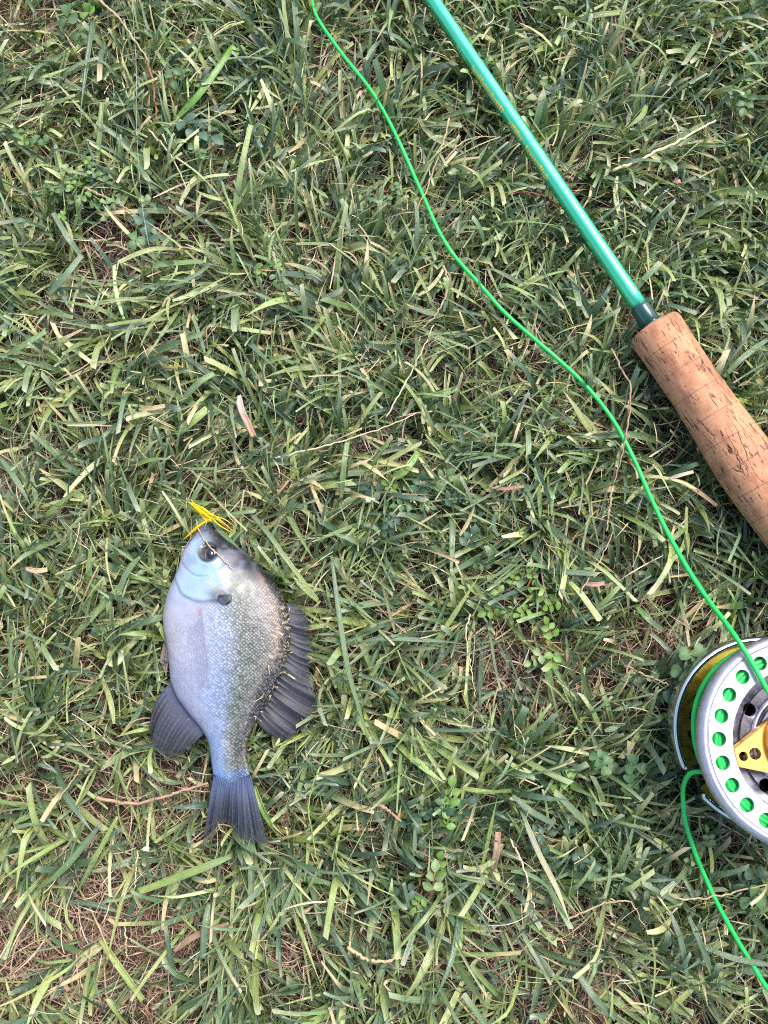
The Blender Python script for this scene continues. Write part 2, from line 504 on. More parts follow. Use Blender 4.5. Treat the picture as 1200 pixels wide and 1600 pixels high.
# loose clippings lying flat on top
def clippings(n, region, wr, lr, zr, p, barew=0.0):
    x = rng.uniform(region[0], region[1], n); y = rng.uniform(region[2], region[3], n)
    px, py = proj(np.stack([x, y, np.full(n, .01)], -1)); b = bare_at(px, py)
    k = rng.random(n) > b*1.2
    x, y, b = x[k], y[k], b[k]; n = len(x)
    base = np.stack([x, y, rng.uniform(*zr, n)*(1-.6*b)], -1)
    return dict(base=base, head=rng.uniform(0, 2*math.pi, n), elev=np.radians(rng.normal(4, 9, n)), droop=np.radians(rng.normal(8, 14, n)),
                length=rng.uniform(*lr, n), width=rng.uniform(*wr, n), fold=rng.uniform(0, .25, n), roll=rng.normal(0, .5, n), twist=rng.normal(0, 1.0, n),
                turn=rng.normal(0, .6, n), cut=rng.random(n) < .6, colr=pick(n, p), deadtip=np.where(rng.random(n) < .15, rng.uniform(.4, .9, n), 2.0))
d = clippings(int(area*9000), (X0, X1, Y0, Y1), (.0005, .0026), (.006, .028), (.006, .025), [6, 9, 11, 10, 9, 8, 1.4, 1.0])
clip = link('grass_clippings', blade_mesh('grass_clippings', mat=M_grass, sheath=False, **d))
tag(clip, 'loose green and straw coloured grass clippings lying on the lawn', 'grass clippings', kind='stuff')

# dry thatch: fine dead fibres near the soil
def thatch(n, region, zr, wr, lr, cols, boost):
    x = rng.uniform(region[0], region[1], n*2); y = rng.uniform(region[2], region[3], n*2)
    px, py = proj(np.stack([x, y, np.full(2*n, .01)], -1)); b = bare_at(px, py)
    keep = rng.random(2*n) < (.33+boost*b)
    x, y = x[keep], y[keep]; n = len(x)
    base = np.stack([x, y, soil_h(x, y)+rng.uniform(*zr, n)], -1)
    c = cols[rng.integers(0, len(cols), n)]*(1+(rng.random((n, 1))-.5)*.6)
    return dict(base=base, head=rng.uniform(0, 2*math.pi, n), elev=np.radians(rng.normal(4, 14, n)), droop=np.radians(rng.normal(8, 22, n)),
                length=rng.uniform(*lr, n)*rng.uniform(.5, 1, n), width=rng.uniform(*wr, n)*rng.uniform(.4, 1, n), fold=rng.uniform(0, .4, n),
                roll=rng.normal(0, .8, n), twist=rng.normal(0, 1.6, n), turn=rng.normal(0, .7, n), cut=rng.random(n) < .3, colr=c, deadtip=np.full(n, 2.0))
TC = 1.05*np.array([L(152, 128, 114), L(128, 104, 94), L(178, 154, 136), L(166, 138, 128), L(110, 88, 80), L(194, 176, 156), L(146, 128, 120), L(164, 132, 106)])
d = thatch(int(area*185000), (X0, X1, Y0, Y1), (0, .010), (.0002, .0011), (.007, .028), TC, 1.2)
th = link('dry_thatch', blade_mesh('dry_thatch', mat=M_straw, sheath=False, K=6, **d))
tag(th, 'brown mat of dead grass fibres beneath the green blades', 'thatch', kind='stuff')
d = thatch(int(area*26000), (X0, X1, Y0, Y1), (.007, .024), (.0002, .0009), (.008, .032), TC[[0, 2, 3, 5, 5, 2, 5]]*1.12, .2)
th2 = link('dry_straw_litter', blade_mesh('dry_straw_litter', mat=M_straw, sheath=False, K=8, **d))
tag(th2, 'thin pale dry grass stalks scattered through the lawn', 'dry grass', kind='stuff')

# the lawn going on beyond the picture
def outer_mask(d):
    b = d['base']; m = (b[:, 0] < X0) | (b[:, 0] > X1) | (b[:, 1] < Y0) | (b[:, 1] > Y1)
    return {k: v[m] for k, v in d.items()}
d = outer_mask(tufts(9000, (-.95, .95, -.95, 1.0), (4, 6), .0030, .0060, .03, .055, keepbare=False))
og = link('lawn_grass', blade_mesh('lawn_grass', mat=M_grass, K=4, use_cap=False, **d))
tag(og, 'more short lawn grass going on around the turf', 'grass', kind='stuff')

# ------------------------------------------------------------------ fish
def fish_material():
    g = NT('fish_skin')
    col = g.attr('Col'); uv = g.attr('buv', 'Vector')
    sm = g.attr('scale', 'Fac')
    vo = g.n('ShaderNodeTexVoronoi'); vo.inputs['Scale'].default_value = 1.0; vo.inputs['Randomness'].default_value = .5
    sx = g.n('ShaderNodeSeparateXYZ'); g.l(uv, sx.inputs[0]); cxy = g.n('ShaderNodeCombineXYZ')
    warp = g.math('MULTIPLY', g.math('SUBTRACT', g.noise(uv, 90, 2), .5), .0016)
    us = g.math('MULTIPLY', g.math('ADD', sx.outputs[0], warp), 1/.00155); vs = g.math('MULTIPLY', g.math('ADD', sx.outputs[1], warp), 1/.00185)
    g.l(g.math('ADD', us, vs), cxy.inputs[0]); g.l(g.math('SUBTRACT', us, vs), cxy.inputs[1])
    g.l(cxy.outputs[0], vo.inputs['Vector'])
    ds = g.ramp(vo.outputs['Distance'], [(.15, 0.0), (.62, 1.0)])
    n1 = g.noise(uv, 900, 3, .6); n2 = g.noise(g.mapping(uv, (1, .5, 1)), 180, 4, .6)
    edge = g.math('MULTIPLY', ds, sm)
    c = g.mix(g.math('MULTIPLY', edge, .34), col, g.mix(1.0, col, (.42, .42, .46), 'MULTIPLY'))
    c = g.mix(g.math('MULTIPLY', g.math('SUBTRACT', 1.0, ds), g.math('MULTIPLY', sm, .2)), c, L(214, 214, 218))
    c = g.mix(g.math('MULTIPLY', g.ramp(n2, [(.4, 0.0), (.7, 1.0)]), .22), c, g.mix(1.0, c, (.6, .62, .6), 'MULTIPLY'))
    hsv = g.n('ShaderNodeSeparateColor'); g.l(vo.outputs['Color'], hsv.inputs[0])
    c = g.mix(g.math('MULTIPLY', sm, .3), c, g.mix(1.0, c, g.ramp(hsv.outputs[0], [(0, .4), (1, 1.6)]), 'MULTIPLY'))
    g.set(Base_Color=c, Metallic=.15, Roughness=g.ramp(n1, [(.3, .36), (.7, .56)]))
    g.b.inputs['Coat Weight'].default_value = .3; g.b.inputs['Coat Roughness'].default_value = .27
    h = g.math('ADD', g.math('MULTIPLY', g.math('MULTIPLY', ds, sm), -1.0), g.math('ADD', g.math('MULTIPLY', n1, .6), g.math('MULTIPLY', n2, .5)))
    g.bump(h, .4, .0004)
    return g.m
M_fish = fish_material()

def build_fish():
    root = empty('fish', at(350, 1020, .015))
    NS, NR = 300, 150
    # stations
    yy = np.concatenate([np.linspace(821, 860, 60), np.linspace(860.5, 1230, NS-60)])
    tt = FO[:, 0]
    from_s = lambda col: np.interp(yy, tt, FO[:, col])
    def smooth(a, k=7):
        p = np.pad(a, k, mode='edge'); ker = np.hanning(2*k+1); ker /= ker.sum()
        return np.convolve(p, ker, 'valid')
    l = from_s(1); r = from_s(2); b = from_s(3)
    l = l*.0+np.concatenate([l[:20], smooth(l)[20:]]); r = np.concatenate([r[:20], smooth(r)[20:]]); b = smooth(b)
    a = np.linspace(0, 2*math.pi, NR, endpoint=False)
    vv = np.cos(a); zz = np.sin(a)
    zz = np.sign(zz)*np.abs(zz)**.92
    PX = ((l+r)/2)[:, None]+((r-l)/2)[:, None]*vv[None]; PY = np.repeat(yy[:, None], NR, 1)
    top = zz[None] > 0
    H = np.zeros_like(PX)          # relief in pixels
    rnd = lambda f, s: vnoise(PX*f, PY*f, 1, s)
    # gill cover with a raised rear edge
    ang = np.arctan2(PY-890, PX-318)
    rad = np.hypot((PX-316)/1.0, (PY-885)/1.12)
    Rg = 50+11*np.exp(-((ang-.95)/.4)**2)+(rnd(.05, 43)-.5)*8-5*sstep(1.6, 2.6, ang)
    cover = (1-sstep(Rg-2.0, Rg+1.2, rad))*sstep(850, 872, PY)
    H += cover*2.2*sstep(372, 340, PX)
    # preopercle groove
    rad2 = np.hypot(PX-322, (PY-866)*1.05)+(rnd(.07, 41)-.5)*9
    gr = (.35+.65*rnd(.06, 42))*np.exp(-((rad2-36)/1.5)**2)*sstep(872, 884, PY)*sstep(396, 360, PX)
    H -= gr*1.3
    # cheek below the eye, eye socket
    re = np.hypot((PX-331)/1.0, (PY-865)/1.05)
    H += np.exp(-((re-18)/3.0)**2)*1.4
    H -= 2.5*(1-sstep(10, 15, re))
    # mouth: upper jaw, lower jaw, maxilla
    mth = np.exp(-((PX-(303+(840-PY)*.62))/1.7)**2)*sstep(866, 850, PY)*sstep(822, 828, PY)
    H -= mth*2.4
    mx = np.exp(-((PX-(297+(842-PY)*.5))/2.4)**2)*sstep(880, 855, PY)
    H += mx*.8
    H += (np.exp(-(((PX-321)/4.5)**2+((PY-826)/4)**2))*1.5)
    nostril = np.exp(-(((PX-337)/1.7)**2+((PY-838)/2)**2))+np.exp(-(((PX-331)/1.5)**2+((PY-833)/1.8)**2))
    H -= nostril*1.5
    # gentle body unevenness
    H += (rnd(.03, 11)-.5)*1.0+(rnd(.09, 12)-.5)*.9
    H = np.where(top, H, 0)*np.clip(zz[None]*2.2, 0, 1)
    Zp = zz[None]*b[:, None]+H
    V = np.empty((NS, NR, 3))
    for i, y in enumerate(yy):
        p0 = at(0, y, Z_FISH); p1 = at(1000, y, Z_FISH)
        V[i, :, 0] = p0[0]+(p1[0]-p0[0])*PX[i]/1000; V[i, :, 1] = p0[1]
        V[i, :, 2] = Z_FISH+Zp[i]*UF
    # ---- skin colour
    v = np.repeat(vv[None], NS, 0)
    def ram(x, stops):
        xs_ = [s[0] for s in stops]; cs = np.array([L(*s[1]) for s in stops])
        return np.stack([np.interp(x, xs_, cs[:, k]) for k in range(3)], -1)
    wob = (rnd(.05, 21)-.5)*.22+(rnd(.2, 22)-.5)*.16
    vw = v+wob*np.clip(1.2-np.abs(v), 0, 1)
    body = ram(vw, [(-1, (168, 164, 168)), (-.7, (172, 171, 182)), (-.4, (160, 165, 184)), (-.1, (148, 157, 176)), (.08, (134, 143, 154)),
                    (.22, (114, 122, 118)), (.38, (100, 106, 96)), (.5, (98, 100, 96)), (.62, (112, 110, 108)), (.76, (138, 126, 120)), (.85, (148, 128, 112)), (.91, (48, 40, 36)), (1, (28, 25, 24))])
    rear = ram(vw, [(-1, (150, 150, 172)), (-.6, (150, 155, 175)), (-.2, (136, 150, 178)), (.05, (124, 140, 166)), (.2, (110, 122, 126)),
                    (.38, (98, 108, 92)), (.6, (110, 112, 100)), (.66, (136, 128, 116)), (.75, (44, 38, 32)), (1, (22, 20, 19))])
    ped = ram(vw, [(-1, (110, 128, 158)), (-.4, (126, 145, 176)), (0, (122, 135, 155)), (.25, (124, 130, 118)), (.5, (80, 84, 70)), (.8, (52, 52, 46)), (.92, (150, 140, 116)), (1, (70, 62, 52))])
    head = ram(vw, [(-1, (164, 164, 182)), (-.7, (158, 172, 192)), (-.35, (144, 176, 200)), (0, (132, 162, 186)), (.25, (118, 126, 140)), (.46, (90, 86, 96)), (.58, (54, 50, 54)), (.7, (20, 19, 20)), (1, (14, 14, 14))])
    k = sstep(1010, 1060, PY)[..., None]; C = body*(1-k)+rear*k
    k = sstep(1115, 1160, PY)[..., None]; C = C*(1-k)+ped*k
    k = sstep(945, 905, PY+ (PX-330)*.35)[..., None]; C = C*(1-k)+head*k
    def spot(mask, c, s=1.0):
        nonlocal C
        m = (np.clip(mask, 0, 1)*s)[..., None]; C = C*(1-m)+L(*c)*m
    spot(sstep(850, 828, PY), (112, 106, 118), .8)                                   # snout
    spot(np.exp(-(((PX-350)/19)**2+((PY-853)/17)**2)), (40, 36, 40), .95)            # dark skin above the eye
    spot(1-sstep(14, 19, re), (34, 30, 32), .95)
    spot(np.exp(-((re-19)/2.0)**2)*sstep(860, 880, PY)*sstep(350, 330, PX), (176, 196, 208), .5)
    spot(np.clip(mth*1.3, 0, 1), (26, 22, 28), .9); spot(mx*(1-mth), (196, 192, 204), .55); spot(nostril, (24, 22, 26), .9)
    spot(np.exp(-(((PX-366)/16)**2+((PY-872)/10)**2)), (136, 128, 140), .6)
    gold = sstep(.52, .68, rnd(.22, 31))*np.exp(-(((PX-352)/24)**2+((PY-910)/18)**2))
    spot(gold, (168, 164, 110), .8)
    spot(gr, (86, 98, 116), .5)
    spot(np.exp(-((np.abs((PX-349)/15)**2.4+np.abs((PY-934)/12)**2.4))), (36, 38, 46), .8)
    spot(np.exp(-((rad-Rg-1.5)/1.6)**2)*sstep(880, 900, PY)*sstep(380, 365, PX)*(.3+.7*rnd(.08, 44)), (92, 96, 110), .6)
    spot(sstep(.5, .8, rnd(.11, 45))*sstep(905, 880, PY)*sstep(845, 860, PY), (120, 140, 160), .5)
    cy = np.exp(-((rad-(Rg-7))/4.0)**2)*sstep(885, 900, PY)*sstep(345, 330, PX)
    spot(cy, (150, 200, 220), .35)
    dk = sstep(.55, .75, rnd(.16, 33))*sstep(.15, .3, v)*sstep(.75, .6, v)*sstep(900, 950, PY)
    spot(dk, (64, 68, 58), .55)
    spk = sstep(.62, .8, rnd(.45, 35))*sstep(.55, .8, v)*sstep(930, 960, PY)*sstep(1060, 1020, PY)
    spot(spk, (224, 196, 150), .8)
    spk2 = sstep(.6, .72, rnd(.3, 36)*.6+rnd(.12, 37)*.5)*sstep(.78, .9, v)*sstep(960, 1000, PY)
    spot(spk2, (40, 34, 28), .9)
    bars = sstep(.5, .8, np.sin(PY*.13+rnd(.03, 38)*5)*.5+.5)*sstep(-.1, .3, v)*sstep(.9, .7, v)*sstep(950, 990, PY)
    spot(bars, (92, 98, 86), .28)
    spot(sstep(1195, 1208, PY), (96, 128, 176), .65)
    spot(sstep(1207, 1226, PY+(rnd(.25, 51)-.5)*16), (72, 94, 132), .8)
    C = C*(.92-.24*sstep(-.15, .5, v))[..., None]
    scale = sstep(930, 955, PY+(PX-350)*.4)*.9+.1
    scale = np.where(cover > .5, .25, scale)*(.5+.5*sstep(-.5, .1, v))
    mm = np.stack([np.broadcast_to((yy*UF)[:, None], PX.shape), (PX-350)*UF*(1+.25*np.abs(v)**3), np.zeros_like(PX)], -1)
    VV = V.reshape(-1, 3)
    F = [tuple(f[::-1]) for f in grid_faces(NS, NR, True)]
    F.append(tuple(range(NR))); F.append(tuple(range((NS-1)*NR, NS*NR))[::-1])
    part('body', VV, F, M_fish, root, {'Col': ('FLOAT_COLOR', C.reshape(-1, 3)), 'buv': ('FLOAT_VECTOR', mm.reshape(-1, 3)), 'scale': ('FLOAT', scale.ravel())})

    # ---- fins
    def fin_material(name, memb, ray, tipc, alpha=.12):
        g = NT(name); col = g.attr('Col')
        oc = g.n('ShaderNodeTexCoord').outputs['Object']
        n = g.noise(oc, 700, 4, .6)
        c = g.mix(g.math('MULTIPLY', n, .5), col, g.mix(1.0, col, (.5, .5, .55), 'MULTIPLY'))
        g.set(Base_Color=c, Roughness=.55)
        g.bump(n, .3, .0004)
        tr = g.n('ShaderNodeBsdfTransparent'); mx = g.n('ShaderNodeMixShader')
        g.l(g.attr('thin', 'Fac'), mx.inputs[0]); g.l(g.b.outputs[0], mx.inputs[1]); g.l(tr.outputs[0], mx.inputs[2])
        g.l(mx.outputs[0], g.out.inputs[0])
        return g.m
    M_fin = fin_material('fish_fin', 0, 0, 0)
    def warp(nr_, nu_):
        k_ = np.concatenate([[0], np.cumsum(rng.uniform(.6, 1.4, nr_))]); k_ /= k_[-1]
        return np.interp(np.linspace(0, 1, nu_), k_, np.linspace(0, 1, nr_+1))
    def fin(name, inner, outer, nrays, z0, z1, memb, ray, basec, spiny=0.0, thinmax=.35, notch=0.0, sag=.0, curve=0.0, n_out=22, bulge=0.0):
        nu = nrays*8+1
        I = spline(np.array(inner, float), nu); O = spline(np.array(outer, float), nu)
        u = np.linspace(0, 1, nu); v_ = np.linspace(0, 1, n_out)
        uw = warp(nrays, nu); ph = (uw*nrays) % 1.0
        ridge = np.exp(-((ph-.5)/.13)**2)*np.interp(u, np.linspace(0, 1, nrays*2+1), rng.uniform(.45, 1.1, nrays*2+1))
        tear = np.interp(u, np.linspace(0, 1, nrays*3+1), rng.random(nrays*3+1)**4)
        sp = spiny*(1-sstep(.45, .62, u))
        ext = 1-sp*.13*(1-ridge)-notch*(rng.random(nu)*.5)*(1-ridge)*.15
        jag = 1.0+.03*np.interp(u, np.linspace(0, 1, nrays+1), rng.random(nrays+1))-.11*tear*(1-np.clip(ridge, 0, 1))
        Vt = []; Cc = []; Th = []
        zr = np.interp(u, np.linspace(0, 1, nrays+1), rng.normal(0, .0007, nrays+1))
        for j, vj in enumerate(v_):
            q = I+(O-I)*(vj*ext*jag)[:, None]
            # rays sweep towards the tail
            q = q+np.stack([bulge*math.sin(vj*math.pi)*(1-u), curve*np.sin(vj*math.pi/1.0)*np.ones(nu)], -1)
            z = z0+(z1-z0)*vj**2 + ridge*(.0002*(1-.5*vj)+.0007*(1-sstep(0, .3, vj))) + zr*vj*1.3 - sag*math.sin(vj*math.pi)
            P = np.array([at(a_, b_, z_) for (a_, b_), z_ in zip(q, z)])
            Vt.append(P)
            rm = (ridge*(1-.55*vj))[:, None]
            seg = .75+.25*np.sign(np.sin(vj*70))
            c = L(*memb)*(1-rm)+L(*ray)*rm*seg
            bm = ((1-sstep(.05, .5, vj+(rng.random(nu)-.5)*.12))*.8)[:, None]
            c = c*(1-bm)+L(*basec)*bm
            c = c*(1+(rng.random((nu, 1))-.5)*.15)
            Cc.append(c); Th.append(np.clip(thinmax*sstep(.32, 1, vj)*(1-.75*ridge)*(1+.4*tear), 0, .85)); Cc[-1] = Cc[-1]*(1+.35*vj*tear[:, None])
        top = np.array(Vt); bot = top.copy(); bot[..., 2] -= .00022
        n1 = top.reshape(-1, 3); n2 = bot.reshape(-1, 3)
        Ff = grid_faces(n_out, nu); Fb = grid_faces(n_out, nu)[:, ::-1]+len(n1)
        loop = list(range(nu))+[j*nu+nu-1 for j in range(1, n_out)]+[(n_out-1)*nu+i for i in range(nu-2, -1, -1)]+[j*nu for j in range(n_out-2, 0, -1)]
        Fs = [(loop[i], loop[(i+1) % len(loop)], loop[(i+1) % len(loop)]+len(n1), loop[i]+len(n1)) for i in range(len(loop))]
        Ct = np.array(Cc).reshape(-1, 3); Tt = np.array(Th).reshape(-1)
        return part(name, np.vstack([n1, n2]), np.vstack([Ff, Fb, np.array(Fs)]), M_fin, root,
                    {'Col': ('FLOAT_COLOR', np.vstack([Ct, Ct])), 'thin': ('FLOAT', np.concatenate([Tt, Tt]))})
    fin('tail_fin', [(x, y-2) for x, y in FIN_TAIL_IN], FIN_TAIL_OUT, 19, Z_FISH+.0009, .0245, (56, 61, 73), (98, 104, 118), (72, 90, 122), thinmax=.7, notch=.5)
    f = fin('anal_fin', [(x+7, y-2) for x, y in FIN_ANAL_IN], FIN_ANAL_OUT, 13, Z_FISH-.001, .0245, (54, 55, 63), (112, 110, 120), (80, 86, 106), thinmax=.6, bulge=-11)
    fin('dorsal_fin', [(x-7, y) for x, y in FIN_DORS_IN], FIN_DORS_OUT, 21, Z_FISH-.001, .0245, (44, 46, 54), (80, 82, 92), (42, 40, 42), spiny=1.0, thinmax=.5, curve=3)
    fin('pelvic_fin', [(262, 972), (266, 978), (270, 984)], [(250, 1030), (255, 1046), (260, 1057)], 5, Z_FISH-.006, .022, (150, 128, 128), (196, 178, 176), (120, 104, 110), thinmax=.2)
    # pectoral fin pressed against the flank, nearly clear
    def ztop(px, py):
        l_, r_, b_ = (np.interp(py, tt, FO[:, k]) for k in (1, 2, 3))
        v_ = np.clip((px-(l_+r_)/2)/((r_-l_)/2), -.999, .999)
        return Z_FISH+b_*UF*(1-v_*v_)**.46
    nu, nv = 73, 26
    I = spline(np.array([(314, 944), (310, 947), (304, 950), (297, 952)], float), nu); O = spline(np.array([(326, 1040), (322, 1066), (306, 1078), (288, 1058)], float), nu)
    u = np.linspace(0, 1, nu); ph = (u*12) % 1; ridge = np.exp(-((ph-.5)/.2)**2)
    Vt = []; Cc = []; Th = []
    for vj in np.linspace(0, 1, nv):
        q = I+(O-I)*vj
        z = np.array([ztop(a_, b_) for a_, b_ in q])+.0004+.0011*vj*(1-vj)+ridge*.0002
        Vt.append([at(a_, b_, z_) for (a_, b_), z_ in zip(q, z)])
        c = L(150, 148, 172)*(1-ridge[:, None]*.4)+L(196, 190, 206)*ridge[:, None]*.4
        bm = 1-sstep(.02, .16, vj); c = c*(1-bm)+L(176, 140, 144)*bm
        Cc.append(c); Th.append(.25+.62*sstep(.02, .35, vj)-.15*ridge)
    top = np.array(Vt); bot = top.copy(); bot[..., 2] -= .0002
    n1 = top.reshape(-1, 3)
    Ff = grid_faces(nv, nu); C1 = np.array(Cc).reshape(-1, 3); T1 = np.array(Th).reshape(-1)
    part('pectoral_fin', np.vstack([n1, bot.reshape(-1, 3)]), np.vstack([Ff, Ff[:, ::-1]+len(n1)]), M_fin, root,
         {'Col': ('FLOAT_COLOR', np.vstack([C1, C1])), 'thin': ('FLOAT', np.concatenate([T1, T1]))})
    # dark ear flap at the rear of the gill cover
    out = spline(np.array([(337, 934), (341, 929), (348, 928), (355, 928), (361, 928), (364, 932), (363, 939), (358, 944), (351, 947), (344, 944), (339, 940), (337, 934)], float), 40)[:-1]
    cen = out.mean(0); V_ = []; rings = [1.0, .9, .7, .4, .1]
    for rr_, hh in zip(rings, (0, .0003, .00045, .0005, .0005)):
        for p in out:
            q = cen+(p-cen)*rr_*.88; V_.append(at(q[0], q[1], ztop(*q)+.0006+hh))
    F_ = [tuple(f) for f in grid_faces(5, 39, True)]+[tuple(range(4*39, 5*39))]
    g = NT('ear_flap_skin'); oc = g.n('ShaderNodeTexCoord').outputs['Object']
    n = g.noise(oc, 330, 4)
    g.set(Base_Color=g.ramp(n, [(.42, L(9, 10, 14)), (.68, L(66, 80, 104))]), Roughness=.5); g.bump(n, .4, .0005)
    o = part('ear_flap', V_, F_, g.m, root); o['label'] = 'black ear flap behind the gill cover'
    # eye
    ce = (331, 866.5); ze = ztop(*ce)
    def dome(name, cx, cy, rx, ry, z, h, mat, parent, n=40, m=10, rot=0):
        V_ = []
        for i in range(m):
            f = math.cos(i/(m-1)*math.pi/2); hz = math.sin(i/(m-1)*math.pi/2)
            for k_ in range(n):
                a_ = 2*math.pi*k_/n
                V_.append(at(cx+rx*f*math.cos(a_)+.001, cy+ry*f*math.sin(a_), z+h*hz))
        return part(name, V_, [tuple(f) for f in grid_faces(m, n, True)], mat, parent)
    g = NT('fish_iris'); oc = g.attr('none')
    geo = g.n('ShaderNodeTexCoord').outputs['Object']; n = g.noise(geo, 500, 3)
    g.set(Base_Color=g.ramp(n, [(.35, L(14, 12, 12)), (.55, L(30, 23, 21)), (.75, L(70, 54, 42))]), Roughness=.2); g.b.inputs['Coat Weight'].default_value = .25
    g.b.inputs['Coat Roughness'].default_value = .1
    eye = dome('eye', ce[0], ce[1], 13.2, 13.6, ze-.0022, .0030, g.m, root)
    g2 = NT('fish_pupil'); g2.set(Base_Color=L(12, 18, 44), Roughness=.05); g2.b.inputs['Coat Weight'].default_value = 1
    g2.b.inputs['Coat Roughness'].default_value = .02
    g3 = NT('iris_gold'); g3.set(Base_Color=L(104, 80, 60), Metallic=.4, Roughness=.3)
    V_ = []
    for rx_, ry_, hz in ((7.0, 8.8, .00065), (8.0, 9.8, .00085), (9.0, 10.6, .00060)):
        for k_ in range(40):
            a_ = 2*math.pi*k_/40; V_.append(at(328.8+rx_*math.cos(a_), 866.3+ry_*math.sin(a_), ze+hz-.0004))
    part('iris_ring', V_, [tuple(f) for f in grid_faces(3, 40, True)], g3.m, eye)
    dome('pupil', 328.5, 866, 6.6, 8.4, ze+.0002, .0011, g2.m, eye)
    tag(root, 'silvery blue bluegill fish lying on its side on the grass', 'fish')
    return ztop
fish_top = build_fish()

# ------------------------------------------------------------------ fly rod
def lathe_axis(prof, n=48):
    """prof: list of (s along rod axis in metres from A_top, radius); gives world verts, faces, local coords"""
    up = np.array([0, 0, 1.0]); e2 = up-ax*np.dot(up, ax); e2 /= np.linalg.norm(e2); e1 = np.cross(e2, ax)
    # e1 points to the side, e2 up
    V_ = []; Lc = []
    for s, r in prof:
        for k in range(n):
            a = 2*math.pi*k/n
            V_.append(A_top+ax*s+r*(math.cos(a)*e1+math.sin(a)*e2)); Lc.append((r*math.cos(a), r*math.sin(a), s))
    m = len(prof)
    F_ = [tuple(f) for f in grid_faces(m, n, True)]
    F_.append(tuple(range(n))[::-1]); F_.append(tuple(range((m-1)*n, m*n)))
    return np.array(V_), F_, np.array(Lc), e1, e2

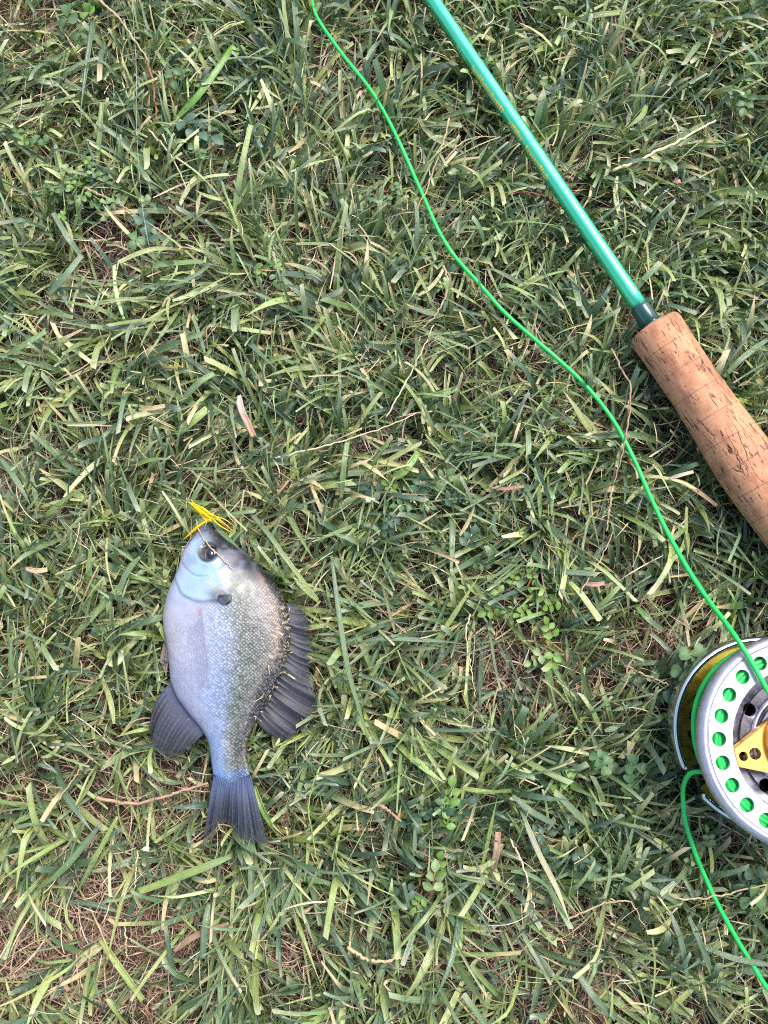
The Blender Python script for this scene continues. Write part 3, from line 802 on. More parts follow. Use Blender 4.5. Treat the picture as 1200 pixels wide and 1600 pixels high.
def build_rod():
    root = empty('fly_rod', A_top+ax*S_GRIP)
    tag(root, 'metallic green fly rod with a tan cork grip', 'fishing rod')
    g = NT('green_rod_lacquer'); oc = g.attr('axc', 'Vector')
    n = g.noise(g.mapping(oc, (1, 1, .25)), 500, 3)
    g.set(Base_Color=g.mix(g.ramp(n, [(.35, 0.0), (.65, .4)]), L(74, 212, 158), L(98, 224, 176)), Metallic=.8, Roughness=.36)
    g.b.inputs['Coat Weight'].default_value = .8; g.b.inputs['Coat Roughness'].default_value = .06
    g.bump(n, .05, .0003)
    s0 = -.28; ss = np.linspace(s0, S_GRIP-.0115, 60)
    V_, F_, Lc, e1, e2 = lathe_axis([(s, 13.2*UG+(s-S_GRIP)*.0016) for s in ss])
    blank = part('blank', V_, F_, g.m, root, {'axc': ('FLOAT_VECTOR', Lc)})
    # dark thread wrap and its silver check ring
    g = NT('dark_green_wrap'); oc = g.attr('axc', 'Vector'); st = g.n('ShaderNodeSeparateXYZ'); g.l(oc, st.inputs[0])
    wv = g.math('SINE', g.math('MULTIPLY', st.outputs[2], 2*math.pi/.0004))
    g.set(Base_Color=L(6, 62, 58), Roughness=.2); g.b.inputs['Coat Weight'].default_value = 1; g.b.inputs['Coat Roughness'].default_value = .08
    g.bump(wv, .15, .0002)
    rb = 13.6*UG
    prof = [(S_GRIP-.0125, rb-.0004), (S_GRIP-.0120, rb+.0003), (S_GRIP-.010, rb+.0006), (S_GRIP-.0015, rb+.0007), (S_GRIP-.0012, rb+.0003)]
    V_, F_, Lc, _, _ = lathe_axis(prof); part('thread_wrap', V_, F_, g.m, root, {'axc': ('FLOAT_VECTOR', Lc)})
    g = NT('silver_check'); g.set(Base_Color=L(200, 200, 200), Metallic=1.0, Roughness=.25)
    V_, F_, Lc, _, _ = lathe_axis([(S_GRIP-.0013, rb-.001), (S_GRIP-.0012, rb+.0015), (S_GRIP-.0002, rb+.0018), (S_GRIP+.0008, rb+.0018)]); part('winding_check', V_, F_, g.m, root)
    # cork
    g = NT('cork'); oc = g.attr('axc', 'Vector')
    n1 = g.noise(g.mapping(oc, (1, 1, .5)), 160, 5, .6); n2 = g.noise(g.mapping(oc, (1, 1, 2.2)), 420, 4, .65)
    st = g.n('ShaderNodeSeparateXYZ'); g.l(oc, st.inputs[0])
    # growth rings of the cork run round the grip
    nd = g.n('ShaderNodeTexNoise'); nd.inputs['Scale'].default_value = 60; nd.inputs['Detail'].default_value = 3; g.l(oc, nd.inputs['Vector'])
    ring = g.math('SINE', g.math('ADD', g.math('MULTIPLY', st.outputs[2], 2*math.pi/.0021), g.math('MULTIPLY', nd.outputs['Fac'], 26.0)))
    c = g.ramp(n1, [(.3, L(142, 92, 66)), (.45, L(176, 120, 86)), (.55, L(196, 140, 102)), (.72, L(182, 128, 90))])
    c = g.mix(g.math('MULTIPLY', g.math('MULTIPLY', g.ramp(ring, [(.2, 0.0), (1, 1.0)]), g.ramp(g.noise(oc, 70, 3), [(.4, 0.0), (.65, 1.0)])), .4), c, L(134, 88, 66))
    c = g.mix(g.ramp(n2, [(.5, 0.0), (.75, .4)]), c, L(198, 150, 114))
    # dark lenticel cracks stretched along the grip
    p1 = g.noise(g.mapping(oc, (1, 1, .17)), 560, 4, .6, .5); p2 = g.noise(oc, 48, 2)
    pit = g.math('MULTIPLY', g.ramp(p1, [(.59, 0.0), (.63, 1.0)]), g.ramp(p2, [(.44, 0.0), (.53, 1.0)]))
    p3 = g.noise(g.mapping(oc, (1, 1, .5)), 620, 2, .5); pit2 = g.math('MULTIPLY', g.ramp(p3, [(.66, 0.0), (.71, 1.0)]), .7)
    vc = g.n('ShaderNodeTexVoronoi'); vc.feature = 'DISTANCE_TO_EDGE'; vc.inputs['Scale'].default_value = 300
    wc = g.n('ShaderNodeMix', data_type='VECTOR'); wc.inputs[0].default_value = .0022
    nz = g.n('ShaderNodeTexNoise'); nz.inputs['Scale'].default_value = 260; g.l(oc, nz.inputs['Vector'])
    g.l(oc, wc.inputs[4]); g.l(nz.outputs['Color'], wc.inputs[5])
    g.l(g.mapping(wc.outputs[1], (1, 1, .16)), vc.inputs['Vector'])
    crk = g.math('MULTIPLY', g.ramp(vc.outputs['Distance'], [(.012, 1.0), (.045, 0.0)]), g.ramp(g.noise(g.mapping(oc, (1, 1, .5)), 110, 4, .6), [(.5, 0.0), (.6, .85)]))
    pits = g.math('MAXIMUM', g.math('MAXIMUM', pit, pit2), crk)
    c = g.mix(pits, c, L(46, 30, 26))
    # glue lines between the cork rings
    fr = g.math('FRACT', g.math('DIVIDE', g.math('SUBTRACT', st.outputs[2], float(S_GRIP)), .0127))
    gl = g.math('MULTIPLY', g.math('LESS_THAN', fr, .028), .6)
    c = g.mix(gl, c, L(96, 66, 50))
    g.set(Base_Color=c, Roughness=.75)
    g.bump(g.math('ADD', g.math('MULTIPLY', pits, -1.6), g.math('MULTIPLY', n2, .4)), .55, .0006)
    sg = np.unique(np.concatenate([np.linspace(0, .004, 8), np.linspace(.004, GRIP_LEN, 70)]))
    prof = [(S_GRIP, .003), (S_GRIP+.0001, GP[0, 1]-.0012)]+[(S_GRIP+s+.0004, float(np.interp(s, GP[:, 0], GP[:, 1]))) for s in sg]
    V_, F_, Lc, e1, e2 = lathe_axis(prof, 64); part('cork_grip', V_, F_, g.m, root, {'axc': ('FLOAT_VECTOR', Lc)})
    # reel seat beyond the grip
    sE = S_GRIP+GRIP_LEN
    g = NT('dark_seat'); g.set(Base_Color=L(40, 60, 50), Metallic=.8, Roughness=.3)
    V_, F_, Lc, _, _ = lathe_axis([(sE, .011), (sE+.001, .0118), (sE+.006, .0118), (sE+.007, .0095), (sE+.085, .0095), (sE+.086, .0115), (sE+.100, .0115), (sE+.102, .009)]); part('reel_seat', V_, F_, g.m, root)
    # worn gold lettering along the lower flank of the blank (too small to read)
    g = NT('gold_lettering'); g.set(Base_Color=L(226, 190, 70), Metallic=.0, Roughness=.4)
    V_ = []; F_ = []
    sa = rod_point(726, 118); sb_ = rod_point(848, 290); rs = np.random.default_rng(3)
    s = sa
    while s < sb_:
        f = (s-sa)/(sb_-sa)
        wl = rs.uniform(.0007, .0016)
        if .40 < f < .47 or .66 < f < .70: s += .002; continue
        r = 13.2*UG+(s-S_GRIP)*.0016+.00006
        c0 = math.radians(180-14+rs.uniform(-3, 3)); hh = math.radians(rs.uniform(20, 38))
        i0 = len(V_); kk = 5
        for q in range(kk):
            a = c0-hh*q/(kk-1)
            for ds in (0, wl):
                V_.append(A_top+ax*(s+ds+rs.uniform(-.0001, .0001))+r*(math.cos(a)*LSIDE*e1+math.sin(a)*e2))
        F_ += [(i0+2*q, i0+2*q+1, i0+2*q+3, i0+2*q+2) for q in range(kk-1)]
        s += wl+rs.uniform(.0003, .0008)
    o = part('lettering', V_, F_, g.m, blank); o['label'] = 'small worn gold lettering along the rod'
# which way e1 points relative to the left of the picture
_up = np.array([0, 0, 1.0]); _e2 = _up-ax*np.dot(_up, ax); _e2 /= np.linalg.norm(_e2); _e1 = np.cross(_e2, ax)
LSIDE = 1.0 if _e1[0] > 0 else -1.0
build_rod()

# ------------------------------------------------------------------ fly reel
def metal(name, c, rough, aniso=0.0, met=1.0, scale=260):
    g = NT(name); oc = g.n('ShaderNodeTexCoord').outputs['Object']
    n = g.noise(oc, scale, 4, .6)
    g.set(Base_Color=g.mix(g.math('MULTIPLY', n, .25), c, np.asarray(c)*.75), Metallic=met, Roughness=g.ramp(n, [(.3, rough*.8), (.7, rough*1.25)]))
    g.bump(n, .04, .0003)
    return g.m
M_sil = metal('satin_silver', L(194, 191, 202), .48)
M_chr = metal('polished_chrome', L(206, 212, 220), .2)
M_gold = metal('gold_anodised', L(236, 186, 104), .38)
M_gold2 = metal('dull_gold_inside', L(158, 142, 58), .42)
M_dark = metal('dark_hub', L(84, 80, 86), .35)
M_black = metal('black_recess', L(20, 20, 22), .6, met=0)
M_line = NT('fly_line_coating')
_n = M_line.noise(M_line.n('ShaderNodeTexCoord').outputs['Object'], 140, 5, .65)
M_line.set(Base_Color=M_line.mix(M_line.ramp(_n, [(.45, 0.0), (.7, .55)]), L(34, 198, 88), L(20, 150, 66)), Roughness=.42)
M_line.bump(_n, .3, .0006)
M_line.b.inputs['Specular IOR Level'].default_value = .5
M_line.b.inputs['Subsurface Weight'].default_value = .15; M_line.b.inputs['Subsurface Radius'].default_value = (.001, .002, .001)
M_line = M_line.m

def lathe(prof, n=128, a0=0.0, a1=2*math.pi, center=None):
    c = RC if center is None else center
    full = abs(a1-a0-2*math.pi) < 1e-6
    an = np.linspace(a0, a1, n, endpoint=not full)
    V_ = np.array([[c[0]+r*math.cos(a), c[1]+r*math.sin(a), z] for r, z in prof for a in an])
    F_ = [tuple(f) for f in grid_faces(len(prof), n, full)]
    if not full:
        F_.append(tuple(i*n for i in range(len(prof)))); F_.append(tuple(i*n+n-1 for i in range(len(prof)))[::-1])
    return V_, F_

def ported_ring(c, ri, ro, rh, hr, count, z0, z1, phase, skip=None, N=32):
    """annulus with round holes: count sectors, hole of radius hr centred at rh"""
    V_ = []; F_ = []
    half = math.pi/count
    for k in range(count):
        th = phase+2*math.pi*k/count
        if skip and skip(th): continue
        hc = np.array([rh, 0.0]); out = []; inn = []
        for j in range(N):
            a = 2*math.pi*(j+.5)/N; dx, dy = math.cos(a), math.sin(a)
            # ray to the sector boundary
            ts = []
            for sgn in (1, -1):
                nx, ny = -math.sin(half)*1.0, math.cos(half)*sgn
                den = dx*nx+dy*ny
                if den > 1e-9: ts.append(-(rh*nx)/den)
            A_ = 1; B_ = 2*rh*dx
            for R in (ro, ri):
                Cq = rh*rh-R*R; D = B_*B_-4*Cq
                if D >= 0:
                    for q in ((-B_+math.sqrt(D))/2, (-B_-math.sqrt(D))/2):
                        if q > 1e-9: ts.append(q)
            t = min(ts)
            out.append((rh+dx*t, dy*t)); inn.append((rh+dx*hr, dy*hr))
        # pull the nearest samples onto the sector's four corners so the outline closes
        for R in (ri, ro):
            for sg in (1, -1):
                cx, cy = R*math.cos(half), R*math.sin(half)*sg
                j = min(range(N), key=lambda q: (out[q][0]-cx)**2+(out[q][1]-cy)**2); out[j] = (cx, cy)
        ct, sn = math.cos(th), math.sin(th)
        b0 = len(V_)
        for z in (z1, z0):
            for lp in (out, inn):
                for x, y in lp: V_.append((c[0]+x*ct-y*sn, c[1]+x*sn+y*ct, z))
        for j in range(N):
            q = (j+1) % N
            F_.append((b0+j, b0+q, b0+N+q, b0+N+j))
            F_.append((b0+2*N+j, b0+3*N+j, b0+3*N+q, b0+2*N+q))
            F_.append((b0+N+j, b0+N+q, b0+3*N+q, b0+3*N+j))
    return np.array(V_), F_

def bool_cut(obj, cutters):
    bm = bmesh.new()
    for (x, y, z, r, h) in cutters:
        bmesh.ops.create_cone(bm, cap_ends=True, segments=32, radius1=r, radius2=r, depth=h, matrix=Matrix.Translation((x, y, z)))
    me = bpy.data.meshes.new('cutter'); bm.to_mesh(me); bm.free()
    co = bpy.data.objects.new('cutter', me); COL.objects.link(co)
    co.parent = obj.parent
    m = obj.modifiers.new('b', 'BOOLEAN'); m.object = co; m.operation = 'DIFFERENCE'; m.solver = 'EXACT'
    bpy.context.view_layer.update()
    dg = bpy.context.evaluated_depsgraph_get()
    new = bpy.data.meshes.new_from_object(obj.evaluated_get(dg))
    obj.modifiers.clear(); obj.data = new
    bpy.data.objects.remove(co)

def flat(o):
    o.data.polygons.foreach_set('use_smooth', np.zeros(len(o.data.polygons), bool))

def build_reel():
    root = empty('fly_reel', (RC[0], RC[1], ZB-.004))
    tag(root, 'silver and gold fly reel with a ported spool lying in the grass', 'fishing reel')
    # ---- spool
    ph = -math.radians(math.degrees(math.atan2(1155-1160, 1124-1261)))
    V_, F_ = ported_ring(RC, 116*U, 153*U, 137*U, 11.2*U, 24, ZF-.0014, ZF, ph)
    spool = part('spool', V_, F_, M_sil, root, smooth=False)
    p = [(153*U, ZF-.0014), (153*U, ZF-.0001), (153.6*U, ZF-.0004), (154.6*U, ZF-.0004), (155.2*U, ZF), (160*U, ZF-.0002), (164*U, ZF-.0009), (166.5*U, ZF-.0022), (168*U, ZF-.003), (168*U, ZF-.0042), (166*U, ZF-.0048), (160*U, ZF-.0042), (153*U, ZF-.0028), (153*U, ZF-.0014)]
    V_, F_ = lathe(p, 160); part('rim', V_, F_, M_sil, spool)
    # inner lip, dish wall and floor
    p = [(116*U, ZF-.0024), (116*U, ZF-.00005), (115.2*U, ZF-.0004), (114.6*U, ZF-.0015), (113.5*U, ZF-.0040), (111.5*U, ZF-.0048), (66*U, ZF-.0048), (66*U, ZF-.0062), (113*U, ZF-.0062), (116.2*U, ZF-.005), (116.2*U, ZF-.0024)]
    V_, F_ = lathe(p, 128); dish = part('dish', V_, F_, M_sil, spool)
    bz = ZF-.0055-(ZB-.004)
    cut = []
    for k in range(9):
        a = -math.atan2(1225-1160, 1203-1261)+2*math.pi*k/9
        cut.append((91*U*math.cos(a), 91*U*math.sin(a), bz, 10.5*U, .006))
    bool_cut(dish, cut)
    V_, F_ = lathe([(0.001, ZF-.016), (112*U, ZF-.016), (112*U, ZF-.0165), (.001, ZF-.0165)], 96); part('backing_plate', V_, F_, M_black, spool)
    # stepped hub: silver collar, dark rubber ring, silver neck
    for nm, r0, r1, z0, z1, mt in (('hub_collar', 73, 79, -.0048, -.0036, M_sil), ('hub_seal', 68, 73, -.0048, -.0040, M_dark), ('hub_neck', 40, 67.5, -.0062, -.0036, M_sil)):
        p = [(r0*U, ZF+z0), (r1*U, ZF+z0), (r1*U, ZF+z1-.0006), (r1*U-.0006, ZF+z1), (r0*U+.0004, ZF+z1), (r0*U, ZF+z1-.0005), (r0*U, ZF+z0)]
        V_, F_ = lathe(p, 112); part(nm, V_, F_, mt, spool)
    # gold three-armed plate
    out = []
    t0 = -math.atan2(1184-1160, 1149-1261)
    for k in range(3):
        a = t0+k*2*math.pi/3; na = t0+(k+1)*2*math.pi/3
        for da in np.linspace(-.125, .125, 9): out.append((114.5*U*math.cos(a+da), 114.5*U*math.sin(a+da)))
        A_ = np.array(out[-1]); B_ = 114.5*U*np.array([math.cos(na-.125), math.sin(na-.125)])
        mid = (A_+B_)/2
        for f in np.linspace(0, 1, 14)[1:-1]:
            q = A_+(B_-A_)*f+mid*(-.10)*math.sin(f*math.pi); out.append(tuple(q))
    n = len(out); V_ = []
    for z, inset in ((ZF-.0034, 0), (ZF-.0010, 0), (ZF-.0006, .0004)):
        for x, y in out:
            s = 1-inset/math.hypot(x, y); V_.append((RC[0]+x*s, RC[1]+y*s, z))
    F_ = [tuple(f) for f in grid_faces(3, n, True)]+[tuple(range(n))[::-1], tuple(range(2*n, 3*n))]
    plate = part('gold_plate', V_, F_, M_gold, spool, smooth=False); plate['label'] = 'three-armed gold plate across the spool'
    cut = []
    for k in range(3):
        a = t0+k*2*math.pi/3
        for rr_, hr in ((102, 7.2), (83, 9.2)):
            cut.append((rr_*U*math.cos(a), rr_*U*math.sin(a), ZF-.002-(ZB-.004), hr*U, .01))
    bool_cut(plate, cut)
    V_, F_ = lathe([(66*U, ZF-.0008), (66*U, ZF+.0012), (64*U, ZF+.0020), (58*U, ZF+.0020), (55*U, ZF+.0010), (55*U, ZF-.0008)], 112); part('hub_ring', V_, F_, M_gold, spool)
    V_, F_ = lathe([(54*U, ZF-.0006), (54*U, ZF+.0008), (50*U, ZF+.0016), (30*U, ZF+.0026), (.0005, ZF+.0030)], 96); part('hub_cap', V_, F_, M_sil, spool)
    # lower flange and drum
    V_, F_ = lathe([(96*U, ZB+.006), (118*U, ZB+.006), (121*U, ZB+.0065), (121*U, ZB+.0075), (96*U, ZB+.0082)], 128); part('lower_flange', V_, F_, M_sil, spool)
    V_, F_ = lathe([(98*U, ZB+.010), (98*U, ZF-.0035)], 96); part('drum', V_, F_, M_dark, spool)
    # handle knob, far side of the spool, outside the picture
    hk = np.array([RC[0]+134*U*math.cos(.3), RC[1]+134*U*math.sin(.3), 0])
    V_, F_ = lathe([(.001, ZF+.0005), (.005, ZF+.0005), (.0045, ZF+.004), (.0065, ZF+.012), (.0055, ZF+.020), (.001, ZF+.0215)], 40, center=hk); part('handle_knob', V_, F_, M_black, spool)
    # ---- frame: chrome rim, ported gold back plate, pillars, foot
    Rf = 143*upx(1192, 1149, ZB+.006)
    gap = lambda a: 203 < (math.degrees(a) % 360) < 222
    seg = []
    fr_root = None
    V_, F_ = ported_ring(RC, .55*Rf, .94*Rf, .745*Rf, .062*Rf, 24, ZB+.002, ZB+.0038, .05, skip=gap)
    frame = part('frame', V_, F_, M_gold2, root, smooth=False)
    V_, F_ = lathe([(.02*Rf, ZB+.0002), (.55*Rf, ZB+.0002), (.55*Rf, ZB+.0016), (.02*Rf, ZB+.0016)], 96); part('back_plate', V_, F_, M_gold2, frame)
    rimp = [(.935*Rf, ZB-.001), (1.0*Rf, ZB-.001), (1.012*Rf, ZB+.001), (1.022*Rf, ZB+.006), (1.020*Rf, ZB+.0082), (1.010*Rf, ZB+.0094), (.992*Rf, ZB+.0100), (.972*Rf, ZB+.0099), (.955*Rf, ZB+.0092), (.945*Rf, ZB+.008), (.940*Rf, ZB+.002), (.935*Rf, ZB-.001)]
    for a0, a1 in ((-138, 203),):
        V_, F_ = lathe(rimp, 150, math.radians(a0), math.radians(a1)); part('chrome_rim', V_, F_, M_chr, frame)
    for a in (20, 60, 300):
        a = math.radians(a); c_ = np.array([RC[0]+.985*Rf*math.cos(a), RC[1]+.985*Rf*math.sin(a), 0])
        V_, F_ = lathe([(.001, ZB), (.0035, ZB), (.0028, ZB+.004), (.0028, ZF-.012), (.0035, ZF-.009), (.001, ZF-.009)], 24, center=c_); part('pillar', V_, F_, M_chr, frame)
    # foot reaching the reel seat of the rod
    s = np.dot(RC-A_top, ax); q = A_top+ax*s; dirn = q-np.array([RC[0], RC[1], q[2]]); dist = np.linalg.norm(dirn); dirn /= dist
    side = np.array([-dirn[1], dirn[0], 0])
    V_ = []
    for f, wd in ((Rf*.98, .008), (dist-.0105, .006)):
        b_ = np.array([RC[0], RC[1], q[2]])+dirn*f
        for s1, z_ in ((-1, -.004), (1, -.004), (1, .004), (-1, .004)): V_.append(b_+side*s1*wd+np.array([0, 0, z_]))
    F_ = [tuple(f) for f in grid_faces(2, 4, True)]+[(3, 2, 1, 0), (4, 5, 6, 7)]
    part('foot', V_, F_, M_chr, frame, smooth=False)

build_reel()

# ------------------------------------------------------------------ fly line
def build_line():
    root = empty('fly_line', LPS[0])
    tag(root, 'bright green fly line snaking from the grass to the reel', 'fishing line')
    n = len(LPS)
    rad = np.interp(np.arange(n)/n, [0, .25, .5, 1], [.00092, .00102, .00104, .00098])
    V_, F_ = tube(LPS, rad, 10); part('loose_line', V_, F_, M_line, root)
    # turns wound on the spool
    rs = np.random.default_rng(11); Vs = []; Fs = []; off = 0
    lr = .00125
    def turn(r, z, wob=.0003):
        nonlocal off
        m = 110; a = np.linspace(0, 2*math.pi, m, endpoint=False)
        ph = rs.uniform(0, 6.28); rr_ = r+wob*np.sin(a*2+ph)+wob*.7*np.sin(a*3+ph*2); z_ = z+wob*.8*np.sin(a*2+ph*3)
        P = np.stack([RC[0]+rr_*np.cos(a), RC[1]+rr_*np.sin(a), z_], -1)
        rd = np.stack([np.cos(a), np.sin(a), 0*a], -1); k = 8
        ang = np.linspace(0, 2*math.pi, k, endpoint=False)
        V = P[:, None]+lr*(np.cos(ang)[None, :, None]*rd[:, None]+np.sin(ang)[None, :, None]*np.array([0, 0, 1.0]))
        idx = np.arange(m); f = []
        for j in range(k):
            f.append(np.stack([idx*k+j, ((idx+1) % m)*k+j, ((idx+1) % m)*k+(j+1) % k, idx*k+(j+1) % k], -1))
        Vs.append(V.reshape(-1, 3)); Fs.append(np.concatenate(f)+off); off += m*k
    ztop_ = ZF-.0014-lr-.0004
    for i in range(7): turn(120*U+i*.00145, ztop_-rs.uniform(0, .0012), .0002)
    for j in range(1, 9): turn(150*U-j*.0006+rs.uniform(-.0008, .0010), ztop_-j*.0022-.001, .0005)
    turn(155*U, ztop_-.009, .0010)
    o = part('wound_line', np.concatenate(Vs), np.concatenate(Fs), M_line, root); o['label'] = 'green line wound on the spool'
build_line()

# ------------------------------------------------------------------ ribbons, stems and plants
def ribbon(name, pts, wpx, col, label, cat, group=None, mat=None, z=None, fold=.12, point=True, col2=None, n=26, roll=0.0, thick=.00022):
    """a flat blade following photograph pixels at given heights (mm)"""
    P = np.array([at(p[0], p[1], (p[2] if len(p) > 2 else z)/1000) for p in pts])
    Q = spline(P, n)
    T = np.gradient(Q, axis=0); T /= np.linalg.norm(T, axis=1)[:, None]
    S = np.cross(T, [0, 0, 1.0]); S /= np.linalg.norm(S, axis=1)[:, None]; N = np.cross(S, T)
    t = np.linspace(0, 1, n)
    wm = wpx*upx(pts[0][0], pts[0][1], .024)
    W = wm*(.6+.4*sstep(0, .25, t))*(1-(sstep(.5, 1, t)*.93 if point else .12*sstep(.5, 1, t)))
    cr, sr = math.cos(roll), math.sin(roll); S, N = S*cr+N*sr, N*cr-S*sr
    V_ = []; C_ = []; UV = []
    us = [-1, -.5, 0, .5, 1]
    c1 = np.asarray(col); c2 = np.asarray(col2 if col2 is not None else col)
    for lay in (1, -1):
        for i in range(n):
            for u in us:
                V_.append(Q[i]+S[i]*W[i]/2*u+N[i]*(fold*W[i]*abs(u)+lay*thick/2)); C_.append((c1*(1-t[i])+c2*t[i])*(1.1 if u == 0 else 1)*(1 if t[i] < .97 or point else 1.4)); UV.append((u*.5+.5, t[i]*n*.5, 3))
    m = n*5
    Ff = grid_faces(n, 5); Fb = Ff[:, ::-1]+m
    loop = [i*5 for i in range(n)]+[(n-1)*5+k for k in range(1, 5)]+[i*5+4 for i in range(n-2, -1, -1)]+[3, 2, 1]
    Fs = np.array([(loop[i], loop[(i+1) % len(loop)], loop[(i+1) % len(loop)]+m, loop[i]+m) for i in range(len(loop))])
    V_ = np.array(V_); base = Q[0].copy()
    me = mesh_np(name, V_-base, np.vstack([Ff, Fb, Fs]), mat or M_grass, {'Col': ('FLOAT_COLOR', np.array(C_)), 'buv': ('FLOAT_VECTOR', np.array(UV))})
    o = link(name, me, loc=base)
    return tag(o, label, cat, group)

def stalk(name, pts, rpx, col, label, cat, group=None, z=None, n=30, bumps=0.0, mat=None):
    P = np.array([at(p[0], p[1], (p[2] if len(p) > 2 else z)/1000) for p in pts])
    Q = spline(P, n); rs = np.random.default_rng(int(abs(P.sum())*1e5) % 9999)
    Q[1:-1] += rs.normal(0, .00025, (n-2, 3))*[1, 1, .4]
    r = rpx*upx(pts[0][0], pts[0][1], .024)*(1+bumps*np.sin(np.arange(n)*2.4))*(1-.45*np.linspace(0, 1, n))
    V_, F_ = tube(Q, r, 7)
    C_ = np.repeat((np.asarray(col)*(1+(rs.random((n, 1))-.5)*.35)), 7, 0)
    base = Q[0].copy()
    UV = np.stack([np.tile(np.arange(7)/7, n), np.repeat(np.arange(n)*.5, 7), np.zeros(7*n)], -1)
    o = link(name, mesh_np(name, V_-base, F_, mat or M_straw, {'Col': ('FLOAT_COLOR', C_), 'buv': ('FLOAT_VECTOR', UV)}), loc=base)
    return tag(o, label, cat, group)

STRAW = L(184, 164, 130); PALE = L(214, 200, 168); RED = L(150, 100, 78); PINK = L(180, 146, 124); BROWN = L(150, 112, 88)
GB = L(88, 112, 82); GY = L(138, 156, 84); GM = L(108, 134, 80); GG = L(102, 124, 94); GV = L(96, 140, 52)
gs = 'dry stalks lying on the lawn'
for pts, r, c, lab in [
    ([(702, 185, 27), (695, 215, 28), (680, 260, 27), (660, 310, 26), (632, 362, 24)], 1.5, STRAW, 'thin pale stalk between the green line and the rod near the top'),
    ([(695, 250, 26), (720, 225, 28), (745, 214, 28), (775, 214, 27)], 1.4, STRAW, 'arched pale stalk ending at the gold lettering of the rod'),
    ([(755, 301, 24), (820, 301, 26), (858, 307, 25)], 1.7, RED, 'short reddish stalk touching the left edge of the rod'),
    ([(957, 267, 24), (1000, 250, 27), (1060, 220, 28), (1118, 188, 26)], 2.6, PALE, 'long cream stalk right of the rod near the top'),
    ([(543, 1480, 24), (570, 1497, 26), (600, 1502, 27), (632, 1494, 25)], 3.2, STRAW, 'curved knobbly seed stalk near the bottom centre'),
    ([(150, 1246, 18), (207, 1255, 22), (247, 1247, 23), (325, 1223, 23)], 3.0, PINK, 'thick pinkish dry stalk ending at the base of the tail fin'),
    ([(1015, 1401, 24), (1067, 1404, 26), (1120, 1400, 27), (1215, 1378, 26)], 1.9, STRAW, 'pale stalk crossing the green line below the reel'),
    ([(885, 1436, 23), (950, 1410, 26), (987, 1412, 27), (1008, 1449, 24)], 1.7, STRAW, 'hooked pale stalk in the grass left of the lower line'),
    ([(798, 1310, 24), (820, 1360, 26), (834, 1420, 24)], 1.8, PALE, 'pale upright stalk midway between fish tail and lower line'),
    ([(195, 1436, 12), (196, 1465, 16), (198, 1496, 14)], 1.4, PALE, 'short pale stalk standing in the bare brown patch'),
    ([(693, 415, 26), (700, 443, 27), (693, 470, 27), (677, 497, 27), (658, 514, 25)], 1.8, STRAW, 'bow shaped stalk left of the green line below its first bend'),
    ([(430, 716, 24), (533, 690, 27), (627, 657, 28), (650, 645, 26)], 1.4, PALE, 'long straight thread-like stalk above and right of the fish'),
    ([(603, 652, 25), (640, 587, 28), (678, 508, 27)], 1.3, PALE, 'thin diagonal stalk in the middle of the lawn'),
    ([(958, 758, 24), (947, 830, 25)], 1.7, STRAW, 'short tan stalk just left of the line beside the grip'),
    ([(955, 545, 24), (976, 587, 27), (986, 608, 28), (976, 697, 28), (958, 758, 25)], 1.6, PINK, 'tan stalk hanging over the line beside the front of the grip'),
    ([(148, -6, 24), (187, 30, 28), (213, 67, 29), (233, 97, 27)], 2.2, STRAW, 'tan stalk slanting down from the top left edge'),
    ([(228, 90, 26), (237, 120, 27), (241, 150, 26), (246, 190, 24)], 2.4, RED, 'reddish weed stalk below the slanting stalk at top left'),
    ([(133, 293, 26), (167, 310, 28), (205, 330, 26)], 1.9, PINK, 'tan stalk lying across the little clover patch'),
    ([(230, 200, 24), (267, 243, 27), (294, 298, 25)], 1.5, PALE, 'pale stalk right of the little clover patch'),
    ([(975, 1040, 18), (1020, 1060, 22), (1055, 1074, 22), (1068, 1082, 21)], 1.8, STRAW, 'grey tan stalk reaching the chrome rim of the reel'),
    ([(575, 1255, 22), (600, 1262, 24), (627, 1284, 22)], 3.0, PINK, 'bent pink-tan stalk right of the dorsal fin tip'),
    ([(880, 905, 24), (905, 925, 27), (945, 860, 26), (958, 830, 24)], 1.3, STRAW, 'kinked pale stalk beside the small leafy weeds'),
    ([(735, 960, 22), (728, 995, 24), (738, 1055, 23), (743, 1090, 20)], 1.3, PALE, 'pale wiry stalk above the bare earth right of the fish'),
    ([(430, 1130, 24), (460, 1105, 26), (475, 1130, 25)], 1.0, STRAW, 'fine curled fibre lying on the rear of the dorsal fin'),
    ([(1100, 1270, 24), (1150, 1300, 24), (1195, 1330, 22)], 1.4, PINK, 'brown stalk just below the spool of the reel'),
    ([(40, 1310, 20), (70, 1280, 25), (105, 1230, 26), (140, 1185, 24)], 1.5, STRAW, 'long tan stalk left of the fish tail at the picture edge'),
    ([(215, 1330, 16), (212, 1370, 19), (208, 1400, 17)], 1.3, PALE, 'thin standing stalk above the bare patch'),
    ([(490, 1225, 24), (482, 1260, 27), (493, 1330, 26), (500, 1370, 24)], 1.6, GY, 'thin green-yellow runner right of the fish tail')]:
    stalk('dry_stalk', pts, r, c, lab, 'dry stalk', gs, bumps=.25 if 'knobbly' in lab else .06)

z_on = lambda x, y, h=.6: fish_top(x, y)*1000+h
stalk('dry_stalk', [(306, 812, 32), (311, 829, z_on(313, 829, 1.2)), (323, 849, z_on(323, 849, 2.0)), (334, 861, z_on(334, 861, 2.4)), (347, 873, z_on(347, 873, 1.6)), (362, 889, z_on(362, 889, .6))],
      1.25, L(214, 176, 158), 'pinkish dry stalk lying across the eye of the fish', 'dry stalk', gs)

